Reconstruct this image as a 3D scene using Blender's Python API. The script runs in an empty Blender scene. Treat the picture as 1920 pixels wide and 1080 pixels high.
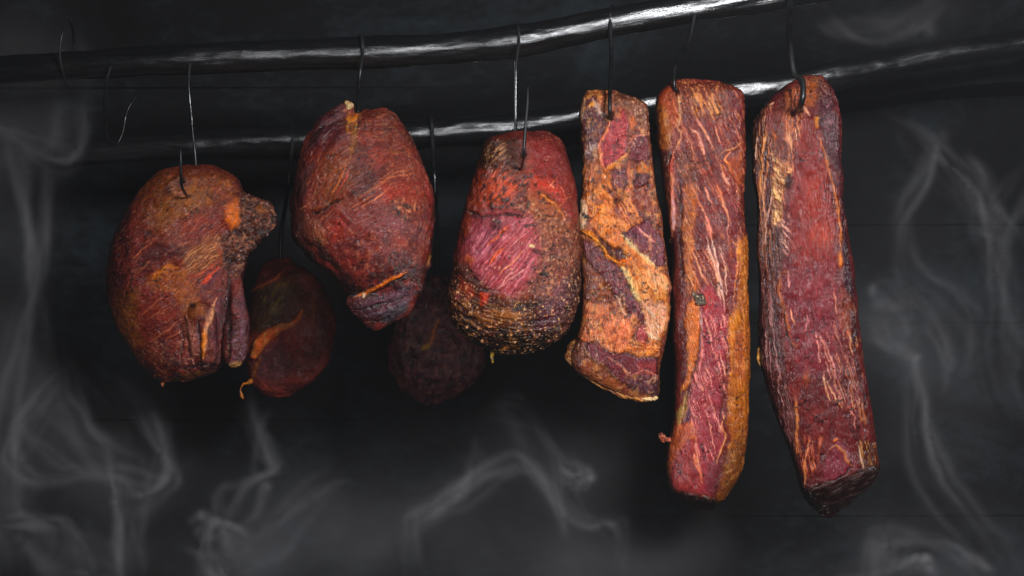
import bpy, bmesh, math, random
import numpy as np
from mathutils import Vector

scene = bpy.context.scene
COL = scene.collection
R = math.radians

# ------------------------------------------------------------------ camera
CAM_Z = 1.5
F = 2400.0                      # focal length in 1920-wide photo pixels
cam_data = bpy.data.cameras.new("camera")
cam_data.lens = 45.0
cam_data.sensor_width = 36.0
cam_data.clip_start = 0.02
cam_data.clip_end = 50.0
cam_data.dof.use_dof = True
cam_data.dof.focus_distance = 1.17
cam_data.dof.aperture_fstop = 9.0
cam = bpy.data.objects.new("camera", cam_data)
cam.location = (0, 0, CAM_Z)
cam.rotation_euler = (R(90), 0, 0)
COL.objects.link(cam)
scene.camera = cam

# ------------------------------------------------------------------ world, lamps, exposure
world = bpy.data.worlds.new("World")
scene.world = world
world.use_nodes = True
bg = world.node_tree.nodes["Background"]
bg.inputs[0].default_value = (0.72, 0.80, 1.0, 1)
bg.inputs[1].default_value = 0.008


def area_lamp(name, loc, target, sx, sy, power, color):
    d = bpy.data.lights.new(name, 'AREA')
    d.shape = 'RECTANGLE'
    d.size = sx
    d.size_y = sy
    d.energy = power
    d.color = color
    o = bpy.data.objects.new(name, d)
    o.location = loc
    o.rotation_euler = (Vector(target) - Vector(loc)).to_track_quat('-Z', 'Y').to_euler()
    COL.objects.link(o)
    return o


area_lamp("key_lamp", (0.33, 0.22, 1.76), (0.16, 1.2, 1.53), 0.20, 0.14, 13.2, (0.95, 0.97, 1.0))
area_lamp("fill_lamp", (0.03, -0.12, 1.43), (-0.1, 1.4, 1.45), 0.2, 0.2, 2.5, (0.95, 0.95, 1.0))

scene.view_settings.view_transform = 'Standard'
scene.view_settings.look = 'None'
scene.view_settings.exposure = 0.0
scene.view_settings.gamma = 1.0
scene.cycles.use_denoising = True
scene.cycles.volume_step_rate = 1.0
scene.cycles.volume_max_steps = 256
scene.cycles.max_bounces = 6
scene.cycles.volume_bounces = 0

# ------------------------------------------------------------------ helpers


def at(px, py, Y=1.2):
    """world point for a spot of the photograph (1920x1080) at distance Y"""
    return ((px - 960.0) * Y / F, Y, CAM_Z - (py - 540.0) * Y / F)


def lin(c):
    c = c / 255.0
    return c / 12.92 if c <= 0.04045 else ((c + 0.055) / 1.055) ** 2.4


GAIN = 1.15


def C(h, g=None):
    g = GAIN if g is None else g
    return np.array([min(0.9, lin(int(h[i:i + 2], 16)) * g) for i in (0, 2, 4)])


def tag(o, label=None, cat=None, group=None, kind=None):
    if label: o['label'] = label
    if cat: o['category'] = cat
    if group: o['group'] = group
    if kind: o['kind'] = kind
    return o


def new_obj(name, me, parent=None, loc=(0, 0, 0)):
    o = bpy.data.objects.new(name, me)
    o.location = loc
    COL.objects.link(o)
    if parent is not None:
        o.parent = parent
    return o


def mesh_from(name, verts, faces, smooth=True):
    me = bpy.data.meshes.new(name)
    me.from_pydata([tuple(v) for v in verts], [], [tuple(f) for f in faces])
    me.update()
    if smooth:
        me.polygons.foreach_set('use_smooth', [True] * len(me.polygons))
    return me


# ---- numpy noise
def _hash(i, j, k, seed):
    h = (i * 374761393 + j * 668265263 + k * 2147483647 + seed * 1274126177) & 0xFFFFFFFF
    h = ((h ^ (h >> 13)) * 1103515245) & 0xFFFFFFFF
    h = ((h ^ (h >> 16)) * 2246822519) & 0xFFFFFFFF
    return ((h ^ (h >> 15)) & 0xFFFFFF) / float(0xFFFFFF)


def vnoise(p, seed=0):
    f = np.floor(p).astype(np.int64)
    t = p - f
    t = t * t * t * (t * (t * 6 - 15) + 10)
    r = 0
    for dx in (0, 1):
        wx = t[:, 0] if dx else 1 - t[:, 0]
        for dy in (0, 1):
            wy = t[:, 1] if dy else 1 - t[:, 1]
            for dz in (0, 1):
                wz = t[:, 2] if dz else 1 - t[:, 2]
                r = r + wx * wy * wz * _hash(f[:, 0] + dx, f[:, 1] + dy, f[:, 2] + dz, seed)
    return r * 2 - 1


def fbm(p, octv=3, seed=0):
    r, a, s = 0, 1.0, 0
    q = p.copy()
    for i in range(octv):
        r = r + a * vnoise(q, seed + i * 17)
        s += a
        a *= 0.55
        q = q * 2.03 + 5.3
    return r / s * 1.4


def sstep(x, a, b):
    t = np.clip((x - a) / (b - a), 0, 1)
    return t * t * (3 - 2 * t)


def seg_dist(U, V, pts):
    """distance to a polyline and 0..1 position along it"""
    best = np.full(U.shape, 1e9)
    par = np.zeros(U.shape)
    pts = [np.array(p[:2], float) for p in pts]
    L = [np.linalg.norm(pts[i + 1] - pts[i]) for i in range(len(pts) - 1)]
    tot = sum(L)
    acc = 0
    for i in range(len(pts) - 1):
        a, b = pts[i], pts[i + 1]
        d = b - a
        t = np.clip(((U - a[0]) * d[0] + (V - a[1]) * d[1]) / (d @ d + 1e-9), 0, 1)
        dd = np.hypot(U - a[0] - t * d[0], V - a[1] - t * d[1])
        m = dd < best
        best = np.where(m, dd, best)
        par = np.where(m, (acc + t * L[i]) / tot, par)
        acc += L[i]
    return best, par


def poly_sd(U, V, pts):
    """signed distance, positive inside"""
    n = len(pts)
    inside = np.zeros(U.shape, bool)
    for i in range(n):
        x1, y1 = pts[i]
        x2, y2 = pts[(i + 1) % n]
        if y1 == y2:
            continue
        c = ((y1 > V) != (y2 > V)) & (U < (x2 - x1) * (V - y1) / (y2 - y1) + x1)
        inside ^= c
    d, _ = seg_dist(U, V, list(pts) + [pts[0]])
    return np.where(inside, d, -d)


# ------------------------------------------------------------------ meat shapes
def loft(rows, Y0, dz=0.8, n=2.4, yoff=0.0, ex_=0.75, nr=160, na=96):
    """closed body from rows (py, xl, xr[, depthscale]); sections are superellipses"""
    rows = [(r if len(r) > 3 else (*r, 1.0)) for r in rows]
    ys = np.array([r[0] for r in rows], float)
    q = np.linspace(ys[0], ys[-1], nr)
    xl = np.interp(q, ys, [r[1] for r in rows])
    xr = np.interp(q, ys, [r[2] for r in rows])
    ds = np.interp(q, ys, [r[3] for r in rows])
    k = np.array([1, 4, 6, 4, 1]) / 16.0
    def sm(a):
        b = np.pad(a, 2, mode='edge')
        return np.convolve(b, k, 'valid')
    for _ in range(3):
        xl, xr, ds = sm(xl), sm(xr), sm(ds)
    cx, hw = (xl + xr) / 2, np.maximum((xr - xl) / 2, 1.0)
    hwmax = hw.max()
    verts, faces = [], []
    th = np.linspace(0, 2 * np.pi, na, endpoint=False)
    for i in range(nr):
        c, s = np.cos(th), np.sin(th)
        e = 2.0 / n
        ex = np.sign(c) * np.abs(c) ** e
        ey = np.sign(s) * np.abs(s) ** e
        dep = dz * hwmax * (hw[i] / hwmax) ** ex_ * ds[i]
        X = (cx[i] + ex * hw[i] - 960) * Y0 / F
        Yd = Y0 + yoff + ey * dep * Y0 / F
        Z = np.full(na, CAM_Z - (q[i] - 540) * Y0 / F)
        for a in range(na):
            verts.append((X[a], Yd[a], Z[a]))
        if i:
            b0, b1 = (i - 1) * na, i * na
            for a in range(na):
                a2 = (a + 1) % na
                faces.append((b0 + a, b1 + a, b1 + a2, b0 + a2))
    faces.append(tuple(range(na)))
    faces.append(tuple((nr - 1) * na + a for a in reversed(range(na))))
    return verts, faces


def lobes(chain, Y0, n=26):
    """row of overlapping ellipsoids: (px, py, rx, ry, rdepth, yoff) all in photo px"""
    V, Fc = [], []
    for (px, py, rx, ry, rd, yo) in chain:
        b = len(V)
        s = Y0 / F
        x0, y0, z0 = at(px, py, Y0)
        for i in range(n + 1):
            la = math.pi * i / n
            for j in range(n):
                lo = 2 * math.pi * j / n
                V.append((x0 + rx * s * math.sin(la) * math.cos(lo), y0 + (yo + rd * math.sin(la) * math.sin(lo)) * s, z0 + ry * s * math.cos(la)))
        for i in range(n):
            for j in range(n):
                j2 = (j + 1) % n
                Fc.append((b + i * n + j, b + (i + 1) * n + j, b + (i + 1) * n + j2, b + i * n + j2))
    return V, Fc


def chain(pts, Y0, per=6):
    """dense chain of ellipsoids through (px,py,r,yoff)"""
    out = []
    for i in range(len(pts) - 1):
        a, b = np.array(pts[i], float), np.array(pts[i + 1], float)
        m = max(per, int(np.hypot(*(b - a)[:2]) / max(1.0, min(a[2], b[2])) * 3))
        for k in range(m + (i == len(pts) - 2)):
            p = a + (b - a) * k / m
            out.append((p[0], p[1], p[2], p[2], p[2], p[3]))
    return lobes(out, Y0, 14)


def fuse(parts, voxel, smooth=6):
    """join closed pieces and voxel-remesh them into one continuous skin -> vertex array, quads"""
    V, Fc = [], []
    for v, f in parts:
        b = len(V)
        V += list(v)
        Fc += [tuple(i + b for i in q) for q in f]
    me = mesh_from('tmp', V, Fc)
    bm = bmesh.new(); bm.from_mesh(me)
    bmesh.ops.remove_doubles(bm, verts=bm.verts, dist=1e-6)
    bmesh.ops.recalc_face_normals(bm, faces=bm.faces)
    bm.to_mesh(me); bm.free()
    o = bpy.data.objects.new('tmp', me)
    COL.objects.link(o)
    m = o.modifiers.new('r', 'REMESH')
    m.mode = 'VOXEL'; m.voxel_size = voxel
    dg = bpy.context.evaluated_depsgraph_get()
    ev = o.evaluated_get(dg).to_mesh()
    nv = len(ev.vertices)
    co = np.empty(nv * 3); ev.vertices.foreach_get('co', co); co = co.reshape(-1, 3)
    nl = len(ev.loops)
    li = np.empty(nl, np.int32); ev.loops.foreach_get('vertex_index', li)
    sizes = np.empty(len(ev.polygons), np.int32); ev.polygons.foreach_get('loop_total', sizes)
    ed = np.empty(len(ev.edges) * 2, np.int32); ev.edges.foreach_get('vertices', ed); ed = ed.reshape(-1, 2)
    assert (sizes == 4).all()
    quads = li.reshape(-1, 4)
    o.evaluated_get(dg).to_mesh_clear()
    bpy.data.objects.remove(o); bpy.data.meshes.remove(me)
    deg = np.bincount(ed.ravel(), minlength=nv).astype(float)
    for _ in range(smooth):
        s = np.zeros_like(co)
        for k in range(3):
            s[:, k] = np.bincount(ed[:, 0], co[ed[:, 1], k], nv) + np.bincount(ed[:, 1], co[ed[:, 0], k], nv)
        co = co * 0.45 + 0.55 * s / deg[:, None]
    return co, quads


def normals(co, q):
    d1 = co[q[:, 2]] - co[q[:, 0]]
    d2 = co[q[:, 3]] - co[q[:, 1]]
    fn = np.cross(d1, d2)
    n = np.zeros_like(co)
    for c in range(4):
        for k in range(3):
            n[:, k] += np.bincount(q[:, c], fn[:, k], len(co))
    return n / (np.linalg.norm(n, axis=1, keepdims=True) + 1e-12)


class Surf:
    """colour, relief and gloss of one meat surface, worked out per vertex"""

    def __init__(s, parts, Y0, voxel, seed=0, smooth=6, warp=1.0, big=0.0, deform=None):
        s.co, s.q = fuse(parts, voxel, smooth)
        if big:
            n = normals(s.co, s.q)
            q = s.co * F / Y0
            s.co = s.co + n * ((big * fbm(q / 75, 2, seed + 50) + big * 0.42 * fbm(q / 30, 2, seed + 51)) * Y0 / F)[:, None]
        if deform:
            s.co[:, 1] += deform(960 + s.co[:, 0] * F / Y0, 540 - (s.co[:, 2] - CAM_Z) * F / Y0, (s.co[:, 1] - Y0) * F / Y0) * Y0 / F
        s.n = normals(s.co, s.q)
        s.Y0 = Y0
        s.seed = seed
        s.s = Y0 / F
        s.P = s.co / s.s                           # position in px-sized units
        U = 960 + s.co[:, 0] * F / s.co[:, 1]
        V = 540 - (s.co[:, 2] - CAM_Z) * F / s.co[:, 1]
        s.U0, s.V0 = U, V
        s.U = U + warp * (3.0 * fbm(s.P / 26, 2, seed + 1) + 1.2 * fbm(s.P / 7, 2, seed + 2))
        s.V = V + warp * (3.0 * fbm(s.P / 26, 2, seed + 3) + 1.2 * fbm(s.P / 7, 2, seed + 4))
        N = len(U)
        s.col = np.zeros((N, 3)); s.h = np.zeros(N); s.r = np.full(N, 0.27)
        s.flow = np.zeros((N, 3)); s.k = seed * 31

    def mix(s, m, color, h=0.0, rough=None):
        c = C(color) if isinstance(color, str) else color
        m = np.clip(m, 0, 1)
        s.col = s.col * (1 - m[:, None]) + c * m[:, None]
        s.h += m * h
        if rough is not None:
            s.r = s.r * (1 - m) + rough * m

    def fill(s, c):
        s.col[:] = C(c)

    def sc(s):
        s.k += 7
        return s.k

    def noise(s, color, scale, thr=0.1, soft=0.3, a=1.0, octv=3, mask=None, h=0, rough=None):
        m = sstep(fbm(s.P / scale, octv, s.sc()), thr, thr + soft) * a
        if mask is not None: m = m * mask
        s.mix(m, color, h, rough)

    def region(s, pts, soft=8):
        return sstep(poly_sd(s.U, s.V, pts), -soft / 2, soft / 2)

    def poly(s, pts, color, soft=6, a=1.0, h=0.0, rough=None, edge=None, tex=0.0):
        d = poly_sd(s.U, s.V, pts)
        m = sstep(d, -soft / 2, soft / 2)
        if tex: m = m * np.clip(1 - tex * (0.5 + fbm(s.P / 5, 2, s.sc())), 0, 1)
        s.mix(m * a, color, 0, rough)
        s.h += h * sstep(d, -soft, soft)
        if edge:                                   # a thin dark crease round the patch
            s.mix(np.exp(-(d / 2.2) ** 2) * edge, '140b0a', -0.3)

    def line(s, pts, w, color, a=1.0, h=0.0, taper=True, rough=None, jag=0.0):
        d, t = seg_dist(s.U, s.V, pts)
        ww = 0.72 * w * (np.clip(np.minimum(t, 1 - t) * 5, 0.25, 1) if taper else 1.0)
        if jag: ww = ww * (1 + jag * fbm(s.P / 6, 2, s.sc()))
        ww = np.maximum(ww, 0.75)
        m = np.exp(-(d / ww) ** 2 * 1.2)
        s.mix(m * a, color, h, rough)

    def blob(s, x, y, rx, ry, ang, color, a=1.0, h=0.0, soft=0.5, rough=None, tex=0.0):
        c, sn = math.cos(R(ang)), math.sin(R(ang))
        p = ((s.U - x) * c + (s.V - y) * sn) / rx
        q = (-(s.U - x) * sn + (s.V - y) * c) / ry
        m = 1 - sstep(np.sqrt(p * p + q * q), 1 - soft, 1 + soft)
        s.h += m * h
        if tex: m = m * np.clip(1 - tex * (0.5 + fbm(s.P / 5, 2, s.sc())), 0, 1)
        s.mix(m * a, color, 0, rough)

    def coords(s, ang, bend=0.0, cx=0, cy=0):
        c, sn = math.cos(R(ang)), math.sin(R(ang))
        x, y = s.U - cx, s.V - cy
        al = x * c + y * sn
        ac = -x * sn + y * c + bend * al * al
        return al, ac

    def streaks(s, color, ang, along=60, across=3.0, thr=0.25, soft=0.35, a=0.8, h=0.15, bend=0.0, c=(0, 0), mask=None, rough=None, wob=0.9):
        al, ac = s.coords(ang, bend, *c)
        sd = s.sc()
        ac = ac + wob * fbm(s.P / 18, 2, sd + 3)
        q = np.stack([al / (along * 1.4), ac / (across * 0.8), s.P[:, 1] / (across * 3)], 1)
        m = sstep(fbm(q, 2, sd), thr + 0.05, thr + soft) * a * 0.72
        if mask is not None: m = m * mask
        s.mix(m, color, h * 1.3, rough)

    def setflow(s, ang, bend=0.0, c=(0, 0), mask=None):
        al, ac = s.coords(ang, bend, *c)
        fl = np.stack([al, ac * 9, s.P[:, 1] * 9], 1) / 100.0
        if mask is None: s.flow = fl
        else: s.flow = np.where((mask > 0.5)[:, None], fl, s.flow)

    def fatty(s, a=0.6):
        m = sstep(s.col[:, 1] / (s.col[:, 0] + 1e-4), 0.24, 0.36)
        s.noise('70401c', 17, 0.15, 0.35, a, mask=m, h=-1.2)
        s.noise('8c5222', 8, 0.25, 0.25, a * 0.7, mask=m, h=-0.5)
        s.noise('ecc080', 11, 0.2, 0.35, a * 0.9, mask=m, h=0.7, rough=0.2)

    def puncture(s, x, y, r=4.5):
        s.blob(x, y, r * 2.2, r * 2.6, 0, '4a281c', 0.5, 0.8, soft=0.7)
        s.blob(x, y + 1, r, r * 1.3, 0, '0c0706', 0.95, -3.5, soft=0.5)

    def pepper(s, n=1.0, dark='15100e', light=None, mask=None):
        a = vnoise(s.P / 3.4, s.sc()); b = vnoise(s.P / 3.0, s.sc()); g = fbm(s.P / 30, 2, s.sc())
        m = sstep(a + 0.35 * g, 0.72 - 0.14 * n, 0.92) 
        if mask is not None: m = m * mask
        s.mix(m * 0.8, dark, 0.1)
        if light:
            m = sstep(b - 0.2 * g, 0.82, 0.95)
            if mask is not None: m = m * mask
            s.mix(m * 0.45, light, 0.1, 0.3)

    def finish(s, name, mat, parent=None, origin=None, base_h=0.0, relief=1.3, tone=(1, 1, 1)):
        h = s.h * relief + base_h * fbm(s.P / 12, 3, s.sc())
        co = s.co + s.n * (h * s.s)[:, None]
        lum = s.col @ np.array([0.3, 0.55, 0.15])
        w = sstep(s.col[:, 1] / (s.col[:, 0] + 1e-4), 0.22, 0.42)[:, None]
        sat = 1.02 + 0.04 * w
        s.col = np.maximum(0.002, lum[:, None] * (1 - sat) + s.col * sat) ** 1.22 * (np.array([1.55, 1.16, 0.98]) * (0.94 + 0.10 * w)) * (np.array(tone) * (1 - w) + w)
        s.col *= np.minimum(1, 0.82 / s.col.max(axis=1))[:, None]
        o = np.array(origin if origin is not None else (0, 0, 0), float)
        me = bpy.data.meshes.new(name)
        nv, nf = len(co), len(s.q)
        me.vertices.add(nv); me.vertices.foreach_set('co', (co - o).ravel())
        me.loops.add(nf * 4); me.loops.foreach_set('vertex_index', s.q.astype(np.int32).ravel())
        me.polygons.add(nf)
        me.polygons.foreach_set('loop_start', np.arange(0, nf * 4, 4, dtype=np.int32))
        me.polygons.foreach_set('loop_total', np.full(nf, 4, np.int32))
        me.update(calc_edges=True)
        me.polygons.foreach_set('use_smooth', np.ones(nf, bool))
        ca = me.attributes.new('tint', 'FLOAT_COLOR', 'POINT')
        ca.data.foreach_set('color', np.concatenate([np.clip(s.col, 0.002, 0.9), np.ones((nv, 1))], 1).ravel())
        fa = me.attributes.new('grain', 'FLOAT_VECTOR', 'POINT')
        fa.data.foreach_set('vector', s.flow.ravel())
        ra = me.attributes.new('gloss', 'FLOAT', 'POINT')
        ra.data.foreach_set('value', s.r)
        me.materials.append(mat)
        if parent is None:
            return new_obj(name, me, None, tuple(o))
        ob = new_obj(name, me, parent)
        return ob


# ------------------------------------------------------------------ materials
class NT:
    def __init__(s, name):
        s.m = bpy.data.materials.new(name)
        s.m.use_nodes = True
        s.t = s.m.node_tree
        s.b = s.t.nodes['Principled BSDF']

    def n(s, kind, **kw):
        x = s.t.nodes.new(kind)
        for k, v in kw.items():
            if k in x.inputs: x.inputs[k].default_value = v
            else: setattr(x, k, v)
        return x

    def l(s, a, b): s.t.links.new(a, b)

    def math(s, op, a, b=None, clamp=False):
        x = s.n('ShaderNodeMath', operation=op, use_clamp=clamp)
        for i, v in enumerate((a, b)):
            if v is None: continue
            if isinstance(v, (int, float)): x.inputs[i].default_value = v
            else: s.l(v, x.inputs[i])
        return x.outputs[0]

    def ramp(s, fac, stops):
        x = s.n('ShaderNodeValToRGB')
        e = x.color_ramp.elements
        while len(e) > 1: e.remove(e[-1])
        e[0].position = stops[0][0]; e[0].color = (*stops[0][1], 1)
        for p, c in stops[1:]:
            k = e.new(p); k.color = (*c, 1)
        s.l(fac, x.inputs[0])
        return x.outputs[0]

    def set(s, **kw):
        for k, v in kw.items():
            s.b.inputs[k.replace('_', ' ')].default_value = v


def meat_material():
    t = NT('smoked_meat')
    at_ = t.n('ShaderNodeAttribute', attribute_name='tint')
    fl = t.n('ShaderNodeAttribute', attribute_name='grain')
    gl = t.n('ShaderNodeAttribute', attribute_name='gloss')
    tc = t.n('ShaderNodeTexCoord')
    fib = t.n('ShaderNodeTexNoise', Scale=3.2, Detail=4.0, Roughness=0.62)
    t.l(fl.outputs['Vector'], fib.inputs['Vector'])
    iso = t.n('ShaderNodeTexNoise', Scale=260.0, Detail=4.0, Roughness=0.65)
    t.l(tc.outputs['Object'], iso.inputs['Vector'])
    mid = t.n('ShaderNodeTexNoise', Scale=75.0, Detail=4.0, Roughness=0.6)
    t.l(tc.outputs['Object'], mid.inputs['Vector'])
    vor = t.n('ShaderNodeTexVoronoi', Scale=190.0, feature='F1')
    t.l(tc.outputs['Object'], vor.inputs['Vector'])
    # fine tonal grain
    g = t.math('ADD', t.math('MULTIPLY', fib.outputs[0], 1.5), t.math('MULTIPLY', iso.outputs[0], 0.45))
    g = t.math('ADD', g, t.math('MULTIPLY', mid.outputs[0], 0.7))
    g = t.math('SUBTRACT', g, 0.37)
    g = t.math('MAXIMUM', g, 0.25)
    fib2 = t.n('ShaderNodeTexNoise', Scale=6.5, Detail=3.0, Roughness=0.55)
    t.l(fl.outputs['Vector'], fib2.inputs['Vector'])
    big = t.n('ShaderNodeTexNoise', Scale=28.0, Detail=3.0, Roughness=0.6)
    t.l(tc.outputs['Object'], big.inputs['Vector'])
    patch = t.ramp(big.outputs[0], [(0.42, (0.15, 0.15, 0.15)), (0.60, (1, 1, 1))])
    pale = t.math('MULTIPLY', t.ramp(fib2.outputs[0], [(0.57, (0, 0, 0)), (0.66, (1, 1, 1))]), patch)
    dark = t.ramp(fib2.outputs[0], [(0.34, (1, 1, 1)), (0.44, (0, 0, 0))])
    g = t.math('MULTIPLY', g, t.math('ADD', t.math('MULTIPLY', pale, 0.95), 1.0))
    g = t.math('MULTIPLY', g, t.math('SUBTRACT', 1.0, t.math('MULTIPLY', dark, 0.5)))
    mx = t.n('ShaderNodeMix', data_type='RGBA', blend_type='MULTIPLY')
    mx.inputs[0].default_value = 1.0
    t.l(at_.outputs['Color'], mx.inputs[6])
    cc = t.n('ShaderNodeCombineColor')
    for i in range(3): t.l(g, cc.inputs[i])
    t.l(cc.outputs[0], mx.inputs[7])
    # tiny dark grains of spice and soot
    sp = t.ramp(vor.outputs['Distance'], [(0.10, (1, 1, 1)), (0.22, (0, 0, 0))])
    spm = t.math('MULTIPLY', sp, t.ramp(mid.outputs[0], [(0.50, (0, 0, 0)), (0.62, (1, 1, 1))]))
    mx2 = t.n('ShaderNodeMix', data_type='RGBA')
    t.l(t.math('MULTIPLY', spm, 0.4), mx2.inputs[0])
    t.l(mx.outputs[2], mx2.inputs[6])
    mx2.inputs[7].default_value = (0.008, 0.006, 0.005, 1)
    t.l(mx2.outputs[2], t.b.inputs['Base Color'])
    ro = t.math('ADD', gl.outputs['Fac'], t.math('MULTIPLY', t.math('SUBTRACT', mid.outputs[0], 0.5), 0.7))
    ro = t.math('MAXIMUM', ro, 0.2)
    t.l(ro, t.b.inputs['Roughness'])
    hsum = t.math('ADD', t.math('MULTIPLY', fib.outputs[0], 1.0), t.math('MULTIPLY', iso.outputs[0], 0.25))
    hsum = t.math('ADD', hsum, t.math('MULTIPLY', mid.outputs[0], 0.8))
    hsum = t.math('ADD', hsum, t.math('MULTIPLY', fib2.outputs[0], 0.7))
    hsum = t.math('ADD', hsum, t.math('MULTIPLY', spm, 0.3))
    bp = t.n('ShaderNodeBump', Strength=0.75, Distance=0.0024)
    t.l(hsum, bp.inputs['Height'])
    t.l(bp.outputs[0], t.b.inputs['Normal'])
    t.set(Specular_IOR_Level=0.42, Coat_Weight=0.22, Coat_Roughness=0.10)
    t.l(bp.outputs[0], t.b.inputs['Coat Normal'])
    return t.m


def wire_material():
    t = NT('blackened_steel')
    tc = t.n('ShaderNodeTexCoord')
    no = t.n('ShaderNodeTexNoise', Scale=180.0, Detail=4.0)
    t.l(tc.outputs['Object'], no.inputs['Vector'])
    n3 = t.n('ShaderNodeTexNoise', Scale=16.0, Detail=2.0)
    t.l(tc.outputs['Object'], n3.inputs['Vector'])
    t.l(t.ramp(no.outputs[0], [(0.35, (0.003, 0.003, 0.003)), (0.7, (0.009, 0.009, 0.010))]), t.b.inputs['Base Color'])
    t.l(t.math('ADD', t.math('MULTIPLY', t.ramp(n3.outputs[0], [(0.42, (0, 0, 0)), (0.60, (1, 1, 1))]), 0.55), 0.13), t.b.inputs['Roughness'])
    bp = t.n('ShaderNodeBump', Strength=0.3, Distance=0.001)
    t.l(no.outputs[0], bp.inputs['Height']); t.l(bp.outputs[0], t.b.inputs['Normal'])
    t.set(Specular_IOR_Level=0.55)
    return t.m


def pole_material(name, rough=0.22):
    """sooty varnished-looking bark-less pole, glossy with tar; attribute 'grain' = (along, across, across)"""
    t = NT(name)
    fl = t.n('ShaderNodeAttribute', attribute_name='grain')
    a = t.n('ShaderNodeTexNoise', Scale=3.4, Detail=8.0, Roughness=0.72)
    t.l(fl.outputs['Vector'], a.inputs['Vector'])
    b = t.n('ShaderNodeTexNoise', Scale=9.0, Detail=5.0, Roughness=0.7)
    t.l(fl.outputs['Vector'], b.inputs['Vector'])
    t.l(t.ramp(a.outputs[0], [(0.35, (0.003, 0.003, 0.003)), (0.62, (0.006, 0.006, 0.006)), (0.8, (0.03, 0.014, 0.008))]), t.b.inputs['Base Color'])
    t.l(t.math('ADD', t.math('MULTIPLY', a.outputs[0], 0.25), rough - 0.10), t.b.inputs['Roughness'])
    h = t.math('ADD', t.math('MULTIPLY', a.outputs[0], 1.0), t.math('MULTIPLY', b.outputs[0], 0.45))
    bp = t.n('ShaderNodeBump', Strength=0.5, Distance=0.0008)
    t.l(h, bp.inputs['Height']); t.l(bp.outputs[0], t.b.inputs['Normal'])
    t.set(Specular_IOR_Level=1.0, Coat_Weight=1.0, Coat_Roughness=0.14)
    t.l(bp.outputs[0], t.b.inputs['Coat Normal'])
    return t.m


def soot_material():
    t = NT('sooty_boards')
    tc = t.n('ShaderNodeTexCoord')
    mp = t.n('ShaderNodeMapping')
    mp.inputs['Scale'].default_value = (1, 1, 1.6)
    t.l(tc.outputs['Object'], mp.inputs[0])
    a = t.n('ShaderNodeTexNoise', Scale=3.0, Detail=9.0, Roughness=0.72, Distortion=0.6)
    t.l(mp.outputs[0], a.inputs['Vector'])
    b = t.n('ShaderNodeTexNoise', Scale=45.0, Detail=6.0, Roughness=0.7)
    t.l(mp.outputs[0], b.inputs['Vector'])
    g = t.math('ADD', t.math('MULTIPLY', a.outputs[0], 0.7), t.math('MULTIPLY', b.outputs[0], 0.3))
    t.l(t.ramp(g, [(0.40, (0.002, 0.002, 0.002)), (0.50, (0.005, 0.005, 0.006)), (0.57, (0.013, 0.018, 0.022)), (0.66, (0.024, 0.034, 0.041)), (0.78, (0.040, 0.024, 0.016))]), t.b.inputs['Base Color'])
    bp = t.n('ShaderNodeBump', Strength=0.5, Distance=0.004)
    t.l(g, bp.inputs['Height']); t.l(bp.outputs[0], t.b.inputs['Normal'])
    t.set(Roughness=0.75, Specular_IOR_Level=0.25)
    return t.m


def plain_material(name, c, rough=0.5, scale=120.0, var=0.5):
    t = NT(name)
    tc = t.n('ShaderNodeTexCoord')
    a = t.n('ShaderNodeTexNoise', Scale=scale, Detail=5.0, Roughness=0.65)
    t.l(tc.outputs['Object'], a.inputs['Vector'])
    c = np.array(c)
    t.l(t.ramp(a.outputs[0], [(0.3, tuple(c * (1 - var))), (0.7, tuple(np.minimum(c * (1 + var), 0.9)))]), t.b.inputs['Base Color'])
    bp = t.n('ShaderNodeBump', Strength=0.8, Distance=0.002)
    t.l(a.outputs[0], bp.inputs['Height']); t.l(bp.outputs[0], t.b.inputs['Normal'])
    t.set(Roughness=rough)
    return t.m


MEAT = meat_material()
WIRE = wire_material()
POLE = pole_material('tarred_pole', 0.25)
SOOT = soot_material()

# ------------------------------------------------------------------ setting: back wall of boards, ledge beam
WALL_Y = 1.85


def box_mesh(name, x0, x1, y0, y1, z0, z1, bev=0.003):
    bm = bmesh.new()
    bmesh.ops.create_cube(bm, size=1.0)
    for v in bm.verts:
        v.co = ((x0 + x1) / 2 + v.co.x * (x1 - x0), (y0 + y1) / 2 + v.co.y * (y1 - y0), (z0 + z1) / 2 + v.co.z * (z1 - z0))
    bmesh.ops.bevel(bm, geom=list(bm.edges), offset=bev, segments=2, affect='EDGES')
    me = bpy.data.meshes.new(name)
    bm.to_mesh(me); bm.free()
    return me


wall = new_obj('back_wall', box_mesh('back_wall', -1.9, 1.9, WALL_Y + 0.02, WALL_Y + 0.10, 0.2, 2.9))
wall.data.materials.append(SOOT)
tag(wall, kind='structure')
random.seed(4)
z = 0.22
while z < 2.8:
    hgt = random.choice((0.105, 0.165, 0.14, 0.20))
    pr = random.uniform(0.0, 0.0022)
    me = box_mesh('wall_board', -1.88, 1.88, WALL_Y - pr, WALL_Y + 0.0185, z, z + hgt - 0.0002, 0.0002)
    me.materials.append(SOOT)
    b = new_obj('wall_board', me, wall)
    b.rotation_euler = (0, R(random.uniform(-0.25, 0.05)), 0)
    z += hgt

# ------------------------------------------------------------------ poles


def spline(pts, m=14):
    P = [np.array(p, float) for p in pts]
    P = [2 * P[0] - P[1]] + P + [2 * P[-1] - P[-2]]
    out = []
    for i in range(1, len(P) - 2):
        for k in range(m):
            t = k / m
            out.append(0.5 * ((2 * P[i]) + (-P[i - 1] + P[i + 1]) * t + (2 * P[i - 1] - 5 * P[i] + 4 * P[i + 1] - P[i + 2]) * t * t + (-P[i - 1] + 3 * P[i] - 3 * P[i + 1] + P[i + 2]) * t ** 3))
    out.append(P[-2])
    return np.array(out)


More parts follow.
